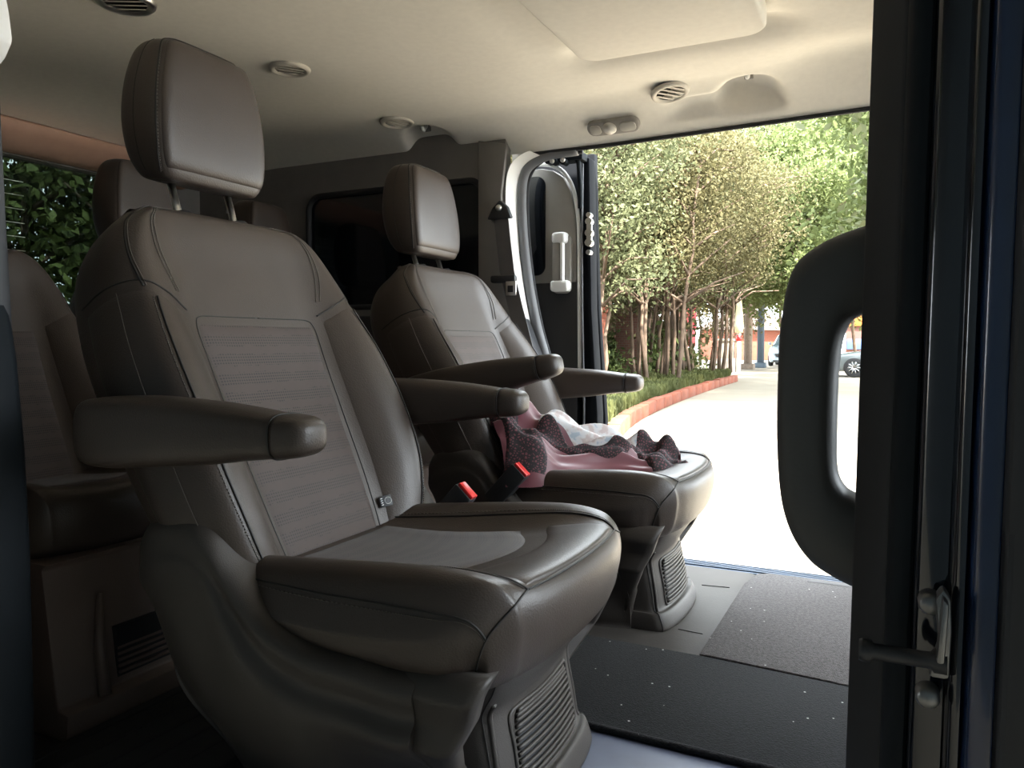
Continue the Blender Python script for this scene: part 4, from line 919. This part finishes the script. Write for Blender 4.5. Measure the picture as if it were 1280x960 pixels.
# cars
tyre = mat('tyre', (.03, .03, .032), .8); alloy = mat('alloy', (.6, .6, .62), .25, .9); lampm = mat('headlamp', (.7, .75, .8), .1)
carglass = mat('car_glass', (.10, .13, .14), .05)
def car(loc, rz, label, paint, suv, lip=None):
    t = empty('car', loc, rz); tag(t, label, 'car')
    L = 2.3; k = 1.0 if not suv else 1.18
    st = [(2.33, .55, .30, .52), (2.28, .72, .24, .62), (2.10, .84, .20, .72), (1.6, .90, .20, .82), (.9, .92, .20, .90), (-.4, .92, .20, .93), (-1.5, .91, .20, .97), (-2.1, .86, .22, .98), (-2.3, .76, .28, .92), (-2.34, .60, .40, .85)]
    H = [[np.array((x, y, z)) for y, z in ((0, zt*k+.03), (w*.6, zt*k+.02), (w*.93, zt*k-.03), (w, zt*k-.14), (w*1.01, (zt*k+zb)/2), (w*.97, zb+.05), (w*.8, zb), (0, zb))] for x, w, zb, zt in st]
    body = link('body', Surf(H).mesh('body', paint, 48, 60), t)
    rt_ = 1.45 if not suv else 1.70; b0 = .88*k
    st = [(1.05 if not suv else 1.15, .70, b0, b0+.03), (.55, .74, b0, b0+(rt_-b0)*.62), (.1, .72, b0, rt_-.03), (-.5, .71, b0, rt_), (-1.2, .70, b0, rt_-.04), (-1.75 if not suv else -2.0, .68, b0, b0+(rt_-b0)*.5), (-2.15, .64, b0, b0+.03)]
    H = [[np.array((x, y, z)) for y, z in ((0, zt+.01), (w*.6, zt), (w*.85, zt-.03), (w*1.02, zt*.6+zb*.4), (w*1.15, zb), (0, zb-.02))] for x, w, zb, zt in st]
    link('glasshouse', Surf(H).mesh('glasshouse', carglass, 40, 50), t)
    MB().prism([(.12, rt_-.035), (-.5, rt_+.012), (-1.25, rt_-.03), (-1.25, rt_-.07), (.12, rt_-.07)], -.60, .60, 'y').build('roof', paint, t, bevel=.02)
    r = .335 if not suv else .37
    for x in (1.40, -1.38):
        for s in (-1, 1):
            w = empty('wheel', (x, s*.84, r)); w.parent = t
            MB().lathe([(r*.62, -.10), (r*.95, -.10), (r, -.06), (r, .06), (r*.95, .10), (r*.62, .10)], 28, 'y').build('tyre', tyre, w, smooth=True)
            MB().lathe([(r*.66, s*.09), (r*.60, s*.095), (r*.56, s*.04), (0, s*.03)], 28, 'y').build('rim', plasticdk, w, smooth=True)
            sp = MB()
            for q in range(10):
                a = q*math.pi/5; sp.tube([(.03*math.cos(a), s*.085, .03*math.sin(a)), (r*.63*math.cos(a), s*.09, r*.63*math.sin(a))], .02, 5)
            sp.lathe([(r*.60, s*.08), (r*.66, s*.10), (r*.70, s*.08)], 28, 'y'); sp.build('spokes', alloy, w, smooth=True)
    for s in (-1, 1):
        hl = MB().tube([(2.22, s*.52, .62*k), (2.12, s*.70, .65*k), (1.92, s*.82, .68*k)], [.05, .06, .03], 8, flat=.8).build('headlamp', lampm, t, smooth=True)
        mr = MB().tube([(.75, s*.93, .98*k), (.72, s*1.05, 1.0*k)], .07, 8).build('mirror', paint, t, smooth=True)
    MB().prism([(-.45, .40*k), (.45, .40*k), (.55, .56*k), (-.55, .56*k)], 2.30, 2.36, 'x').build('grille', plasticdk, t, bevel=.02)
    MB().box((2.26, -.62, .24), (2.37, .62, .33)).build('bumper_lip', lip or plasticdk, t, bevel=.02)
    if lip:
        for s in (-1, 1): MB().box((1.86, s*.865-.06, .20), (2.22, s*.865+.03, .32)).build('side_lip', lip, t, bevel=.03)
    return t
car((-4.45, 43.2, GZ), -math.pi/2, 'pale blue white car facing the van at the road end', mat('paint_pale', (.28, .34, .39), .25, var=.03, coat=.5), True)
car((.48, 29.6, GZ), math.pi, 'grey sports sedan with an orange front lip, parked side on', mat('paint_grey', (.15, .175, .18), .25, var=.03, coat=.5), False, mat('orange_lip', (.42, .09, .03), .4))
car((.8, 40.0, GZ), math.pi, 'white sedan parked behind the grey sports sedan', mat('paint_white', (.7, .68, .62), .3, var=.03, coat=.5), False)
# shops at the end
sh = empty('shop_building', (2, 62, GZ)); tag(sh, 'brown shop building with orange, blue and white signs', 'building'); o9 = (2, 62, GZ)
bar('wall', (-2.6, 62, GZ), (14, 70, 2.75), mat('shop_brown', (.15, .07, .055), .8), sh, loc=o9, bevel=.05)
bar('orange_sign', (-2.5, 61.8, 1.95), (-.55, 62, 3.0), mat('sign_orange', (.5, .12, .02), .6), sh, loc=o9, bevel=.03)
bar('blue_sign', (-2.5, 61.7, .25), (-.75, 62, 1.0), mat('sign_blue', (.06, .12, .32), .6), sh, loc=o9, bevel=.03)
bar('white_sign', (-.55, 61.7, .15), (6, 62, 1.1), mat('sign_white', (.6, .66, .66), .6), sh, loc=o9, bevel=.03)
bar('green_mark', (1.3, 61.6, .3), (1.75, 61.7, .95), mat('sign_green', (.2, .6, .12), .6), sh, loc=o9, bevel=.03)
hs = empty('house', (-9, 56, GZ)); tag(hs, 'brown brick house with a grey gable roof beyond the pale car', 'building'); o10 = (-9, 56, GZ)
bar('wall', (-12, 56, GZ), (-5.6, 62, 1.7), bk1, hs, loc=o10, bevel=.03)
MB().prism([(-12.4, 1.7), (-5.2, 1.55), (-8.6, 3.3)], 55.6, 62.4, 'y').build('roof', mat('roof_grey', (.20, .15, .13), .8, var=.2), hs, o10, bevel=.03)
# unseen dark wall, added on the camera's side to block near-side light
struct(MB().box((-16, -3.4, GZ), (14, -1.5, 6.5)).build('wall_light_blocker', mat('light_blocker_dark', (.025, .034, .038), .9, var=.15, scale=1.5)))
struct(MB().box((-16, -1.5, 3.0), (14, .5, 3.15)).build('trim_light_blocker', mat('blocker_canopy', (.03, .035, .036), .9)))  # unseen canopy added overhead to keep sky light off the near side
